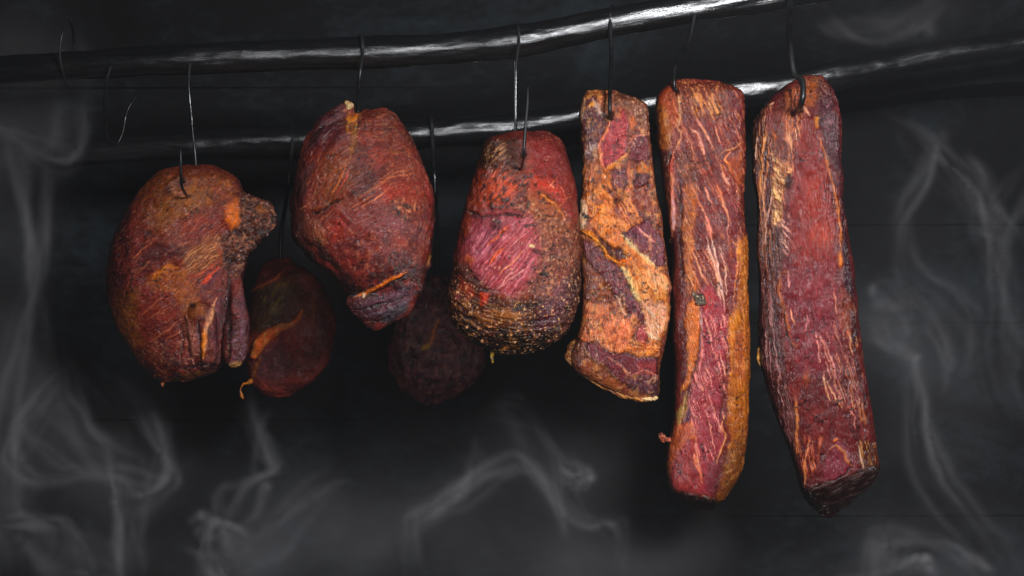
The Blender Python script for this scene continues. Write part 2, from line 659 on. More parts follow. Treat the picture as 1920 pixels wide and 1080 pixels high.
def tube(path, rad, seg=20, rough=0.0, seed=0, grain=False, name='tube'):
    """path (N,3); rad (N,) ; closed tube with rounded ends"""
    path = np.asarray(path, float)
    n = len(path)
    rad = np.broadcast_to(np.asarray(rad, float), (n,)).copy()
    T = np.gradient(path, axis=0)
    T /= np.linalg.norm(T, axis=1, keepdims=True)
    up = np.array([0, 1.0, 0]) if abs(T[0, 1]) < 0.8 else np.array([1.0, 0, 0])
    nn = np.cross(T[0], up); nn /= np.linalg.norm(nn)
    verts = []
    L = np.concatenate([[0], np.cumsum(np.linalg.norm(np.diff(path, axis=0), axis=1))])
    th = np.linspace(0, 2 * np.pi, seg, endpoint=False)
    gr = []
    for i in range(n):
        nn = nn - T[i] * (nn @ T[i]); nn /= np.linalg.norm(nn)
        bb = np.cross(T[i], nn)
        ring = path[i] + rad[i] * (np.cos(th)[:, None] * nn + np.sin(th)[:, None] * bb)
        verts.append(ring)
        if grain:
            gr.append(np.stack([np.full(seg, L[i] * 9), np.cos(th) * 1.4, np.sin(th) * 1.4], 1))
    V = np.concatenate(verts)
    if rough:
        ce = np.repeat(path, seg, 0)
        d = V - ce
        q = np.stack([np.repeat(L, seg) * 14, np.tile(np.cos(th), n) * 1.6, np.tile(np.sin(th), n) * 1.6], 1)
        q2 = q * np.array([4, 3, 3])
        V = ce + d * (1 + rough * fbm(q, 3, seed) + rough * 0.4 * fbm(q2, 2, seed + 5))[:, None]
    faces = []
    for i in range(n - 1):
        for a in range(seg):
            a2 = (a + 1) % seg
            faces.append((i * seg + a, i * seg + a2, (i + 1) * seg + a2, (i + 1) * seg + a))
    faces.append(tuple(reversed(range(seg))))
    faces.append(tuple((n - 1) * seg + a for a in range(seg)))
    me = mesh_from(name, V, faces)
    if grain:
        g = np.concatenate(gr)
        fa = me.attributes.new('grain', 'FLOAT_VECTOR', 'POINT')
        fa.data.foreach_set('vector', g.ravel())
    return me


ROD1_Y, ROD2_Y = 1.215, 1.47
ROD1 = [(-420, 150, 27), (0, 132, 27), (250, 119, 27), (420, 110, 28), (560, 103, 28), (700, 97, 30), (850, 88, 28), (970, 76, 31), (1060, 60, 28), (1150, 42, 27), (1300, 18, 27), (1460, -8, 27), (1700, -52, 27), (2050, -110, 26)]
ROD2 = [(-420, 312, 25), (0, 296, 25), (290, 276, 26), (420, 268, 25), (540, 265, 27), (700, 256, 26), (800, 248, 25), (950, 236, 25), (1090, 216, 24), (1230, 192, 25), (1400, 170, 28), (1490, 158, 30), (1560, 142, 29), (1640, 124, 25), (1750, 104, 25), (1950, 76, 24), (2200, 34, 24)]


def rod(name, spec, Y, seed, label):
    pts = []
    for (px, py, r) in spec:
        x, y, z = at(px, py, Y)
        pts.append((x, y + 0.006 * math.sin(px * 0.006 + seed), z, r * Y / F))
    s = spline(pts, 22)
    o0 = s[len(s) // 2, :3].copy()
    me = tube(s[:, :3] - o0, s[:, 3], seg=40, rough=0.085, seed=seed, grain=True, name=name)
    me.materials.append(POLE)
    o = new_obj(name, me, None, tuple(o0))
    tag(o, label, 'pole', 'crooked black poles the meat hangs from')
    return s


r1 = rod('smokehouse_pole', ROD1, ROD1_Y, 3, 'crooked tarry black pole nearest the camera, rising to the upper right')
r2 = rod('smokehouse_pole', ROD2, ROD2_Y, 9, 'crooked tarry black pole running behind the hanging meat, below the front one')


def rod_at(spec, px):
    return float(np.interp(px, [r[0] for r in spec], [r[1] for r in spec]))


# dim ledge beam between the two poles, against the wall
bx0, by0, bz0 = at(-500, 262, 1.72)
bx1, _, bz1 = at(2400, 62, 1.72)
pts = []
N = 60
verts, faces = [], []
for i in range(N + 1):
    t = i / N
    px = -500 + 2900 * t
    top = np.interp(px, [-500, 600, 1050, 1300, 2400], [214, 207, 176, 152, 40])
    hh = 64 + 4 * math.sin(px * 0.013)
    for (dy, yy) in ((0, 1.70), (hh, 1.70), (hh, 1.83), (0, 1.83)):
        x, y, zz = at(px, top + dy, 1.70)
        verts.append((x, yy + 0.002 * math.sin(px * 0.02), zz))
    if i:
        a, b = (i - 1) * 4, i * 4
        for k in range(4):
            k2 = (k + 1) % 4
            faces.append((a + k, b + k, b + k2, a + k2))
faces.append((0, 1, 2, 3)); faces.append((N * 4 + 3, N * 4 + 2, N * 4 + 1, N * 4))
me = mesh_from('ledge_beam', verts, faces, smooth=False)
me.materials.append(SOOT)
beam = new_obj('ledge_beam', me)
tag(beam, 'dim soot covered wooden beam along the back wall behind the poles', 'beam')

# ------------------------------------------------------------------ meats
VOX = 0.00085


def lump(name, parent, chain_pts, Y, colors, origin, seed, vox=0.0008, rough=0.35, h=0.8):
    s = Surf([chain(chain_pts, Y, 5)], Y, vox, seed, 3, 0.5)
    s.fill(colors[0])
    s.noise(colors[1], 9, 0.0, 0.5)
    if len(colors) > 2:
        s.noise(colors[2], 5, 0.15, 0.4, h=0.3)
    s.setflow(60)
    o = s.finish(name, MEAT, parent, origin, h)
    return o


# ---- ham 1: big ham at the far left -------------------------------------------------
Y = 1.20
ham_rows = [(311, 352, 396, .5), (314, 326, 412, .7), (322, 302, 428, .85), (340, 284, 447), (360, 264, 456), (380, 247, 458), (400, 235, 461), (430, 221, 463),
            (460, 209, 464), (500, 204, 458), (540, 203, 448), (575, 208, 440), (600, 215, 436), (640, 235, 430), (680, 263, 422), (697, 280, 408, .9), (708, 292, 385, .8), (716, 306, 345, .6)]
s = Surf([loft(ham_rows, Y, 0.78, 2.05),
          chain([(400, 400, 58, -20), (440, 412, 44, -26), (472, 412, 34, -28), (486, 410, 27, -28)], Y),
          chain([(448, 392, 26, -26), (480, 384, 15, -26), (503, 384, 10, -30), (513, 398, 9, -26), (517, 416, 9, -24), (508, 432, 10, -24), (490, 440, 14, -26), (470, 456, 18, -26)], Y),
          chain([(430, 440, 42, -26), (448, 458, 30, -28), (444, 500, 20, -16), (436, 530, 14, -10)], Y),
          chain([(395, 590, 26, -78), (398, 640, 24, -66), (396, 668, 18, -52)], Y),
          chain([(446, 480, 9, -20), (448, 540, 14, -30), (453, 600, 21, -34), (451, 650, 23, -34), (448, 670, 18, -32)], Y),
          ], Y, VOX, 11, 22, big=4.0)
s.fill('6a3029')
s.noise('4a2a30', 60, -0.1, 0.5, 0.8)
s.noise('7b3a2a', 24, 0.0, 0.5, 0.6)
big = s.region([(200, 250), (520, 250), (520, 400), (440, 470), (420, 560), (340, 700), (200, 560)], 40)
s.setflow(-32, 0.0008, (330, 480))
s.poly([(250, 330), (300, 315), (420, 318), (450, 370), (400, 395), (345, 405), (310, 425), (285, 440), (262, 400)], '6b4318', 34, 0.85, tex=0.5)
s.noise('8a5a22', 12, 0.15, 0.3, 0.7, mask=s.region([(280, 330), (440, 330), (440, 380), (370, 420), (300, 450), (270, 400)], 30), h=0.5)
s.blob(352, 425, 60, 26, -18, '74422a', 0.6)
s.poly([(300, 375), (360, 352), (400, 365), (330, 420), (296, 430)], '7c5a20', 22, 0.6, tex=0.6)
s.poly([(330, 415), (420, 392), (436, 420), (400, 440), (352, 450)], '743226', 22, 0.9)
s.streaks('a8785a', -32, 55, 2.6, 0.42, 0.3, 0.55, 0.5, 0.0008, (330, 480), mask=big)
s.streaks('3c1c22', -32, 45, 4.5, 0.22, 0.35, 0.55, -0.5, 0.0008, (330, 480), mask=big)
m = s.region([(345, 470), (412, 440), (418, 478), (372, 515), (342, 512)], 22)
s.mix(m * 0.6, '7a5226')
s.streaks('c8a070', -34, 40, 2.4, 0.1, 0.3, 0.8, 0.9, mask=m, rough=0.3)
for (a, b, w) in [(((292, 448), (250, 484)), 0, 1.5), (((345, 512), (318, 505)), 0, 1), (((395, 478), (345, 508)), 0, 1.4), (((308, 552), (262, 594)), 0, 1.6), (((322, 570), (276, 600)), 0, 1.2),
                  (((335, 600), (285, 640)), 0, 1.8), (((360, 450), (318, 470)), 0, 1.2), (((250, 560), (222, 600)), 0, 1.2), (((280, 490), (232, 540)), 0, 1.3)]:
    s.line(a, w, 'a06a4c', 0.8, 0.5)
s.poly([(206, 590), (225, 545), (262, 540), (258, 590), (268, 640), (250, 655), (225, 640)], '6f4d1c', 18, 0.85, tex=0.5)
s.poly([(275, 520), (320, 492), (350, 506), (372, 545), (385, 590), (355, 600), (320, 545), (285, 545)], '94622a', 14, 0.75, tex=0.7)
s.line([(283, 522), (312, 500), (332, 498)], 7, 'b27824', 0.8, jag=0.6)
s.poly([(250, 620), (300, 665), (330, 690), (270, 680)], '6e4020', 20, 0.6, tex=0.5)
s.line([(374, 536), (394, 518), (413, 500)], 5, 'cc5628', 0.95, 0.7, jag=0.4)
s.line([(350, 530), (385, 508), (410, 490)], 3, 'b0562a', 0.7, 0.4)
s.line([(413, 505), (400, 525), (380, 545)], 8, '5a2c44', 0.6)
s.poly([(335, 585), (365, 560), (378, 600), (374, 618), (345, 640)], '5a3a26', 14, 0.5, tex=0.6)
# rib-like ridges at the lower right
s.line([(353, 590), (358, 625), (362, 680)], 11, 'a57a70', 0.9, 3.0, jag=0.3)
s.line([(372, 600), (374, 640), (374, 682)], 5, '2c2026', 0.9, -3.5)
s.line([(338, 598), (345, 640), (340, 682)], 4, '33201f', 0.7, -2.0)
s.line([(405, 560), (396, 590), (384, 625), (380, 675)], 7, 'c39a7a', 0.95, 2.5, jag=0.4)
s.line([(384, 618), (380, 650), (378, 678)], 6.5, 'd08a2a', 0.95, 1.2, jag=0.3)
s.line([(412, 545), (405, 600), (404, 680)], 9, '6a3a4c', 0.7, 1.8)
s.line([(393, 600), (393, 640), (392, 682)], 2.5, '3a2024', 0.7, -1.5)
s.line([(428, 490), (430, 540), (430, 600), (428, 690)], 7, '1d1214', 0.8, -2.6)
s.line([(452, 530), (455, 600), (458, 660)], 10, '5c4656', 0.7)
s.noise('8a7a94', 8, 0.2, 0.3, 0.5, mask=s.region([(440, 600), (480, 600), (480, 690), (430, 690)], 12), h=0.4)
s.blob(440, 682, 12, 5, 0, 'b09860', 0.8, 0.6)
# orange notch by the knuckle and the crumbly knuckle itself
s.poly([(424, 385), (446, 372), (452, 392), (450, 425), (434, 432), (420, 410)], 'c97a22', 12, 0.95, 0.5, tex=0.4)
kn = s.region([(452, 360), (530, 360), (530, 440), (480, 470), (440, 520), (416, 500), (420, 440), (452, 425)], 16)
s.mix(kn * 0.85, '4e3024')
s.noise('8a6650', 7, 0.05, 0.35, 0.7, mask=kn, h=2.4)
s.noise('241616', 6, 0.10, 0.3, 0.85, mask=kn, h=-2.2)
s.noise('3a2620', 16, 0.0, 0.4, 0.6, mask=kn, h=3.0)
s.blob(488, 392, 12, 7, 20, '8a5e30', 0.6)
s.line([(398, 350), (412, 362), (430, 372)], 6, '8c5040', 0.7, 1.0, jag=0.6)
s.line([(392, 345), (388, 362), (402, 378)], 3, '30191a', 0.6, -1)
s.line([(400, 452), (412, 470), (418, 500)], 6, '944e28', 0.7, 1.2, jag=0.4)
s.line([(414, 548), (390, 545), (378, 540)], 2, '2a1a18', 0.7, -0.8)
# underside: dark crust, with bottom shade painted in
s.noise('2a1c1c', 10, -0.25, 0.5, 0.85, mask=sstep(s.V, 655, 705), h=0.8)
s.line([(335, 692), (370, 684), (412, 684)], 5, '23242c', 0.9, -1.0)
s.poly([(340, 700), (390, 690), (384, 702), (345, 712)], '6a4a26', 6, 0.8)
s.noise('8c6a58', 4.5, 0.28, 0.25, 0.6, mask=s.region([(240, 640), (440, 640), (440, 730), (240, 730)], 20), h=0.8)
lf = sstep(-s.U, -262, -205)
s.mix(lf * 0.55, '2a1a20')  # shade of the left side put into the colour
s.blob(277, 438, 7, 4, 0, '20100e', 0.8, -0.6)
s.blob(362, 572, 5, 5, 0, '181014', 0.9, -0.5)
s.pepper(1.0, light='b8a08a')
top = at(362, 318, 1.205)
s.mix(sstep(s.n[:, 1], -0.45, 0.15) * 0.6, '22161a')  # sides and back darkened in the colour, painted shade over crust
s.puncture(341, 338)
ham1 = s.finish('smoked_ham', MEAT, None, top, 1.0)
tag(ham1, 'leftmost large smoked ham with a crumbly knuckle sticking out to the right', 'ham', 'smoked hams hanging in the front row')
lump('fat_drip', ham1, [(307, 716, 4, -8), (307, 722, 3, -8)], Y, ['8a5a2a', '6a3a1a'], top, 5, 0.0005, h=0.3)

# ---- ham 2: second ham ---------------------------------------------------------------
rows = [(207, 688, 722, .5), (213, 668, 736, .6), (222, 645, 745, .7), (236, 612, 756, .8), (260, 576, 774, .9), (290, 564, 790),
        (320, 556, 800), (350, 551, 809), (380, 547, 815), (420, 545, 816), (446, 547, 811), (462, 560, 810), (480, 576, 809), (500, 602, 804), (520, 624, 797), (540, 640, 790, .9), (556, 650, 782, .75)]
rows_low = [(540, 660, 784, .6), (552, 650, 786, .9), (566, 653, 780), (580, 660, 772), (592, 672, 758), (602, 684, 742, .9), (610, 692, 724, .8), (616, 700, 714, .6)]
s = Surf([loft(rows, Y, 0.80, 2.05),
          loft(rows_low, Y, 0.72, 2.4, yoff=-0.006, nr=60, ex_=0.6),
          chain([(653, 204, 15, -14), (640, 226, 24, -12), (624, 256, 36, -8), (612, 292, 48, -10)], Y),
          chain([(552, 372, 10, 0), (556, 392, 14, -6)], Y),
          chain([(795, 478, 14, -10), (800, 495, 10, -8)], Y),
          chain([(664, 566, 13, -30), (672, 580, 12, -28)], Y),
          chain([(776, 524, 16, -26), (786, 540, 9, -20)], Y),
          chain([(700, 598, 14, -20), (706, 607, 8, -20)], Y)], Y, VOX, 23, 14, big=5.0)
s.fill('70322c')
s.noise('4c2a2c', 55, -0.05, 0.5, 0.8)
s.noise('8a3c30', 30, 0.05, 0.5, 0.6)
s.setflow(-34, -0.0012, (690, 360))
up = s.region([(540, 180), (830, 180), (830, 400), (690, 400), (560, 470)], 60)
s.mix(up * 0.25, '6a3a24')
s.streaks('a06a48', -34, 60, 2.6, 0.28, 0.35, 0.55, 0.55, -0.0012, (690, 360), mask=up)
s.streaks('3e1e20', -34, 50, 5, 0.2, 0.4, 0.5, -0.6, -0.0012, (690, 360), mask=up)
s.poly([(600, 300), (650, 280), (660, 330), (640, 380), (590, 375)], '8c5a26', 40, 0.5, tex=0.6)
for L, w, c in [(((647, 312), (632, 345), (620, 370)), 2.2, 'b8702e'), (((655, 316), (640, 350), (630, 368)), 3.5, 'a8482c'), (((668, 395), (690, 382), (712, 368), (730, 352)), 2.0, 'd8946a'),
                (((652, 396), (680, 378), (700, 365)), 1.6, 'b87848'), (((690, 362), (730, 335), (780, 322)), 1.8, 'b0785a'), (((672, 420), (690, 410), (700, 406)), 2.2, 'd08a6c'),
                (((700, 350), (740, 326), (776, 312)), 1.5, 'a87050'), (((700, 345), (740, 318), (770, 306)), 1.5, '98604a'), (((560, 395), (575, 388)), 2, 'b8866a'),
                (((720, 358), (750, 348), (790, 350)), 1.6, 'a86040')]:
    s.line(L, w, c, 0.85, 0.8)
s.poly([(712, 352), (760, 330), (790, 350), (792, 390), (760, 395), (735, 375)], '963c2a', 34, 0.6)
s.blob(728, 370, 16, 7, -30, 'b4482e', 0.6, 0.8, soft=0.8, tex=0.6)
s.poly([(650, 395), (700, 375), (735, 385), (760, 420), (740, 450), (690, 440), (660, 430)], '74403f', 36, 0.7)
s.blob(745, 418, 26, 10, 20, '80505f', 0.45, soft=0.9)
s.poly([(740, 372), (790, 375), (785, 415), (752, 412)], '6a4838', 10, 0.75, 0.8, tex=0.8)
s.noise('c09070', 6, 0.15, 0.3, 0.6, mask=s.region([(735, 372), (790, 372), (785, 420), (745, 415)], 12), h=1.2)
s.noise('201412', 6, 0.15, 0.2, 0.8, mask=s.region([(735, 375), (790, 385), (770, 415), (740, 410)], 10), h=-1.2)
s.line([(790, 330), (806, 370), (806, 420)], 7, '8c3434', 0.7, 1.2)
s.streaks('a04a40', 82, 70, 3.4, 0.0, 0.4, 0.7, 1.1, mask=s.region([(776, 300), (820, 320), (822, 440), (790, 450)], 12))
# the cut across the left side
s.poly([(612, 430), (628, 405), (645, 400), (650, 420), (640, 450), (620, 452)], '8c3428', 24, 0.7)
s.line([(580, 405), (604, 392), (625, 380), (642, 374)], 4.2, '1a1210', 0.97, -3.2, jag=0.5)
s.line([(578, 399), (604, 384), (640, 368)], 3, '7a5230', 0.6, 1.5)
s.poly([(560, 400), (600, 410), (615, 440), (610, 465), (580, 470), (556, 440)], '6a4230', 16, 0.6, tex=0.5)
s.streaks('9a6a50', 75, 26, 3.2, 0.1, 0.4, 0.7, 1.2, mask=s.region([(570, 410), (614, 420), (612, 460), (575, 455)], 14))
s.noise('5e3238', 16, 0, 0.5, 0.6, mask=s.region([(600, 450), (800, 420), (800, 540), (640, 540)], 30))
s.noise('94604c', 6, 0.2, 0.3, 0.55, mask=s.region([(620, 430), (800, 420), (800, 520), (640, 520)], 30), h=0.7)
# crest at the top
s.poly([(596, 222), (640, 190), (650, 215), (640, 260), (580, 290)], '46283a', 22, 0.7, tex=0.3)
s.line([(655, 208), (660, 235), (663, 270), (655, 300)], 9, '7a5a2c', 0.75, -2.2, jag=0.4)
s.line([(672, 215), (666, 245), (668, 262)], 2.5, '24161a', 0.8, -2.0)
s.line([(648, 222), (662, 224), (674, 216)], 6, 'c88c3a', 0.95, 1.2, jag=0.7)
s.line([(654, 228), (650, 250)], 2, 'b0904a', 0.7, 0.5)
s.line([(664, 228), (668, 262)], 2, 'b09050', 0.7, 0.5)
s.line([(590, 300), (572, 330), (566, 370)], 12, '58505a', 0.5)
s.noise('a07a5c', 5, 0.36, 0.25, 0.5, mask=s.region([(630, 200), (760, 200), (810, 330), (800, 400), (700, 300)], 20), h=0.6)
s.poly([(600, 225), (575, 260), (550, 320), (545, 460), (590, 500), (575, 430), (565, 370), (570, 300), (605, 250)], '2b1e22', 22, 0.7)  # dark crescent down the left rim, edge shade painted with crust
# underside and orange-edged lower flap
s.noise('2c1c1e', 14, -0.35, 0.5, 0.85, mask=sstep(s.V, 478, 530) * (s.V < 556), h=0.6)  # underside darkened, crust and shade painted together
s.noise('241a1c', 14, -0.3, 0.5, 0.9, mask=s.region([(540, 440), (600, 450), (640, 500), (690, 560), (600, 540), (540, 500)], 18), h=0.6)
s.line([(640, 545), (668, 556), (720, 545), (770, 508)], 4, '160e0e', 0.9, -2.0)
s.line([(662, 560), (686, 550), (715, 536), (740, 520), (764, 508)], 5, 'c87a22', 0.97, 2.2, jag=0.5)
s.poly([(655, 572), (700, 560), (770, 530), (775, 560), (740, 590), (690, 600)], '46303f', 16, 0.85)
s.line([(690, 580), (730, 560), (755, 545)], 8, '5a3448', 0.7, 1.0)
s.poly([(718, 590), (745, 572), (768, 562), (764, 584), (735, 602), (715, 604)], '3a3e4a', 8, 0.85, -0.8)
s.line([(690, 590), (720, 586), (745, 572), (770, 560)], 2, '5a5862', 0.7, 0.8, jag=0.5)
s.line([(658, 582), (690, 578), (730, 566), (768, 552)], 4.5, '16100f', 0.85, -2.6, jag=0.5)
s.line([(668, 594), (700, 592), (735, 582), (764, 566)], 5, '4c3c48', 0.7, 2.2, jag=0.5)
s.line([(676, 602), (705, 603), (740, 592)], 3.5, '14100f', 0.8, -2.0, jag=0.5)
s.blob(682, 546 + 8, 3, 5, 0, 'd8d0b8', 0.8, 0.5)
s.noise('4c4a50', 6, 0.2, 0.3, 0.6, mask=sstep(s.V, 560, 575), h=1.0)
s.line([(806, 470), (808, 482), (800, 500)], 2.5, 'a0904a', 0.7, 0.8)
s.pepper(0.9, light='c0a68a')
top = at(672, 200, 1.205)
s.mix(sstep(s.n[:, 1], -0.45, 0.15) * 0.6, '22161a')  # darker round the sides: crust with falloff shade painted in
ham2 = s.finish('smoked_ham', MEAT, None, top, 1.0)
tag(ham2, 'large smoked ham with a dark gash on its left and orange-edged bottom flap', 'ham', 'smoked hams hanging in the front row')
lump('bone_tip', ham2, [(653, 196, 5, -24), (660, 201, 6, -26), (656, 207, 4, -28)], Y, ['a89c78', '7a6c4c', 'd0c8a8'], top, 7, 0.0006, h=1.0)

# ---- ham 3: netted ham at centre ---------------------------------------------------------
rows = [(248, 962, 1024, .5), (252, 940, 1038, .65), (258, 922, 1046, .75), (268, 909, 1054, .85), (290, 900, 1063, .95), (320, 890, 1072), (360, 880, 1080), (390, 872, 1084), (430, 862, 1087),
        (480, 850, 1088), (530, 842, 1089), (570, 839, 1085), (600, 846, 1075), (622, 858, 1061), (638, 876, 1044, .95), (650, 900, 1022, .85), (660, 930, 1000, .7), (664, 945, 985, .5)]
s = Surf([loft(rows, Y, 0.82, 2.1, yoff=-0.01),
          chain([(905, 430, 30, -50), (930, 500, 60, -38), (960, 560, 70, -30)], Y)], Y, VOX, 37, 10, big=4.5)
s.fill('74322a')
s.noise('5a2c2c', 50, -0.05, 0.5, 0.7)
s.setflow(-52, 0.0, (960, 450))
s.poly([(885, 300), (920, 310), (990, 300), (1010, 340), (975, 365), (930, 395), (870, 390)], 'a84c22', 30, 0.8, tex=0.4)
s.poly([(1000, 260), (1050, 270), (1085, 380), (1085, 450), (1040, 360), (1000, 320)], '7a2c2a', 24, 0.8)
s.poly([(905, 265), (970, 258), (975, 310), (960, 330), (900, 320)], '4f321f', 18, 0.85)
s.streaks('c09a6a', -30, 16, 3.0, 0.12, 0.35, 0.9, 1.2, mask=s.region([(905, 270), (945, 266), (950, 300), (905, 305)], 18), rough=0.3)
s.blob(975, 325, 14, 60, 0, '3c2014', 0.6, -2.5)
s.streaks('c86030', -45, 50, 6, 0.1, 0.4, 0.7, 0.6, mask=s.region([(880, 320), (1010, 310), (1010, 350), (940, 385), (875, 385)], 24))
s.poly([(1004, 330), (1050, 350), (1060, 385), (1030, 360), (1000, 350)], 'b0401f', 20, 0.7)
s.poly([(985, 355), (1020, 360), (1055, 390), (1075, 440), (1020, 440), (985, 400)], '9a6226', 18, 0.75, tex=0.6)
for L, w, c in [(((1010, 362), (1040, 382), (1060, 410)), 2.5, 'c08a40'), (((1030, 350), (1048, 330)), 1.5, 'b07050'), (((1045, 390), (1060, 375), (1072, 368)), 1.6, 'b87a60'), (((1060, 370), (1050, 352)), 1.2, 'b87a60'),
                (((926, 375), (945, 362)), 3, 'c8783a'), (((1000, 320), (985, 340), (970, 352)), 4, 'c05a24')]:
    s.line(L, w, c, 0.85, 0.7)
net = s.region([(960, 380), (1040, 395), (1088, 430), (1088, 600), (1040, 600), (940, 600), (990, 500), (1000, 430)], 34)
s.mix(net * 0.65, '744c3c')
s.noise('a88468', 5, 0.1, 0.3, 0.7, mask=net, h=1.1)
s.noise('3a2420', 5, 0.15, 0.3, 0.7, mask=net, h=-1.0)
# bright magenta lean face
s.poly([(880, 410), (920, 395), (985, 400), (1010, 440), (1010, 500), (985, 540), (960, 556), (920, 545), (880, 520), (862, 470)], '944650', 34, 0.92)
s.poly([(905, 420), (945, 425), (920, 470), (890, 500), (880, 450)], '94607c', 26, 0.5, tex=0.6)
lean = s.region([(880, 405), (1000, 405), (1010, 500), (960, 560), (880, 520)], 18)
s.streaks('c08494', -52, 50, 4.0, 0.05, 0.4, 0.6, 0.9, mask=lean, rough=0.25)
s.streaks('7a3044', -52, 50, 5.0, 0.1, 0.4, 0.7, -0.9, mask=lean)
for L, w, c in [(((915, 460), (935, 442), (952, 425)), 3.2, 'd8702a'), (((916, 496), (935, 475), (948, 464)), 3.4, 'd87030'), (((938, 512), (965, 488), (982, 470)), 1.6, 'd89a6a'), (((928, 552), (950, 520), (970, 505)), 2, 'd0a0a0'),
                (((958, 462), (985, 440)), 2, 'c89090'), (((935, 540), (990, 500)), 1.6, 'cc9c9c')]:
    s.line(L, w, c, 0.92, 0.9)
s.blob(998, 462, 5, 3, 10, 'f0e0b0', 0.9, 1)
s.blob(1006, 470, 7, 4, 0, '28181a', 0.8, -0.5)
s.blob(1018, 516, 9, 4, 5, '17130e', 0.95, 0.6)
s.blob(994, 530, 6, 4, 5, '1f1914', 0.8, 0.6)
s.blob(878, 488, 10, 9, 0, 'b06848', 0.8, 1.0)
s.poly([(866, 400), (885, 405), (880, 440), (865, 450)], 'a04a26', 10, 0.8)
# the string and char line around it
s.line([(866, 386), (880, 394), (900, 404), (925, 405), (960, 402), (985, 406), (1000, 410)], 4.2, '241a1a', 0.95, -2.2, jag=0.7)
s.line([(880, 402), (905, 410), (935, 412)], 6, '4a3c40', 0.7, 0.9, jag=0.9)
s.line([(922, 360), (921, 380), (924, 400)], 4, '261c1c', 0.9, 0.8, jag=0.8)
s.blob(930, 422, 10, 9, 0, '241c20', 0.9, 0.9, tex=0.5)
s.line([(980, 424), (1000, 424), (1010, 418)], 3, '1c1416', 0.9, 0.8, jag=0.8)
s.noise('1e1614', 7, 0.2, 0.2, 0.85, mask=s.region([(890, 300), (990, 300), (1050, 410), (1000, 420), (900, 380)], 20), h=0.7)
# lower crust: tan folds on black
low = s.region([(850, 490), (885, 505), (920, 545), (960, 565), (1040, 560), (1090, 480), (1090, 700), (820, 700), (830, 520)], 22)
s.mix(low * 0.8, '3d2418')
s.streaks('96703e', 12, 30, 5, -0.02, 0.35, 0.85, 1.8, 0.002, (930, 590), mask=low * s.region([(850, 540), (990, 560), (1000, 640), (860, 640)], 30), rough=0.25)
s.streaks('150e0c', 10, 34, 5, 0.02, 0.3, 0.9, -1.6, 0.002, (930, 590), mask=low)
s.poly([(860, 515), (882, 530), (895, 560), (878, 560), (862, 540)], '8c3a1e', 10, 0.85, 0.8)
s.poly([(898, 548), (920, 550), (914, 566), (900, 574)], 'a8401c', 7, 0.9, 0.8)
s.poly([(890, 580), (960, 580), (968, 612), (930, 620), (895, 600)], '8a5a26', 14, 0.65, 0.8, tex=0.6)
s.poly([(1040, 540), (1066, 530), (1060, 580), (1020, 620), (1000, 615)], '5a3040', 14, 0.7)
s.streaks('7c5660', -38, 40, 3.5, 0.05, 0.4, 0.7, 1.0, mask=s.region([(1010, 540), (1085, 500), (1085, 640), (1000, 640)], 20))
s.line([(866, 550), (850, 560)], 8, '7a3046', 0.7)
s.noise('120d0c', 14, -0.3, 0.4, 0.92, mask=sstep(s.V, 580, 640), h=0.8)  # bottom blackened in the colour, shade on top of crust
s.line([(938, 655), (960, 648), (972, 656)], 6, '946a1e', 0.8, 1.2, jag=0.6)
s.line([(955, 618), (960, 650)], 4, '86601e', 0.7)
s.mix(sstep(-s.U0 - 0.35 * (s.V0 - 400), -905, -862) * 0.65, '1c1312')  # left edge: grazing shade mixed into the crust colour
s.mix(sstep(s.U0, 1066, 1092) * sstep(s.V0, 420, 540) * 0.6, '1c1313')  # lower right edge darkened likewise, painted shade and crust
s.pepper(1.1, light='d8c0a0')
s.noise('cfae86', 4.5, 0.42, 0.2, 0.7, h=0.7, rough=0.25, mask=low)
top = at(976, 258, 1.195)
s.mix(sstep(s.n[:, 1], -0.45, 0.15) * 0.6, '22161a')  # side shade mixed into the colour along with crust
s.puncture(982, 286)
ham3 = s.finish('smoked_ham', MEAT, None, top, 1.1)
tag(ham3, 'broad smoked ham with a magenta lean face and black crusted underside', 'ham', 'smoked hams hanging in the front row')
lump('fat_drip', ham3, [(924, 660, 5, -20), (922, 668, 3, -20), (924, 678, 2.5, -20)], Y, ['8a7a2a', '5a4a1a'], top, 5, 0.0005, h=0.3)

# ---- bacon slab ---------------------------------------------------------------------------
rows = [(171, 1106, 1138, .6), (176, 1096, 1165, .8), (184, 1091, 1200), (192, 1089, 1213), (210, 1087, 1217), (240, 1088, 1218), (300, 1090, 1222), (350, 1090, 1228), (400, 1087, 1238), (425, 1084, 1242), (450, 1084, 1246),
        (470, 1088, 1250), (500, 1091, 1253), (550, 1092, 1257), (580, 1091, 1256), (600, 1088, 1253), (640, 1078, 1247), (660, 1069, 1243), (680, 1067, 1238), (695, 1074, 1236), (708, 1092, 1236), (722, 1120, 1236), (734, 1150, 1236), (744, 1180, 1235, .9), (750, 1204, 1229, .7)]
s = Surf([loft(rows, Y, 0.48, 3.0, na=120),
          chain([(1240, 500, 12, -14), (1244, 540, 16, -18), (1240, 570, 14, -16), (1232, 610, 12, -12)], Y)], Y, VOX, 41, 5, big=3.0)
s.fill('7c4a34')
s.noise('a06a40', 30, -0.05, 0.5, 0.6)
s.noise('5a2e34', 24, 0.15, 0.4, 0.6)
s.setflow(80, 0.0, (1160, 450))
lc, lc2 = '6c3440', '824048'
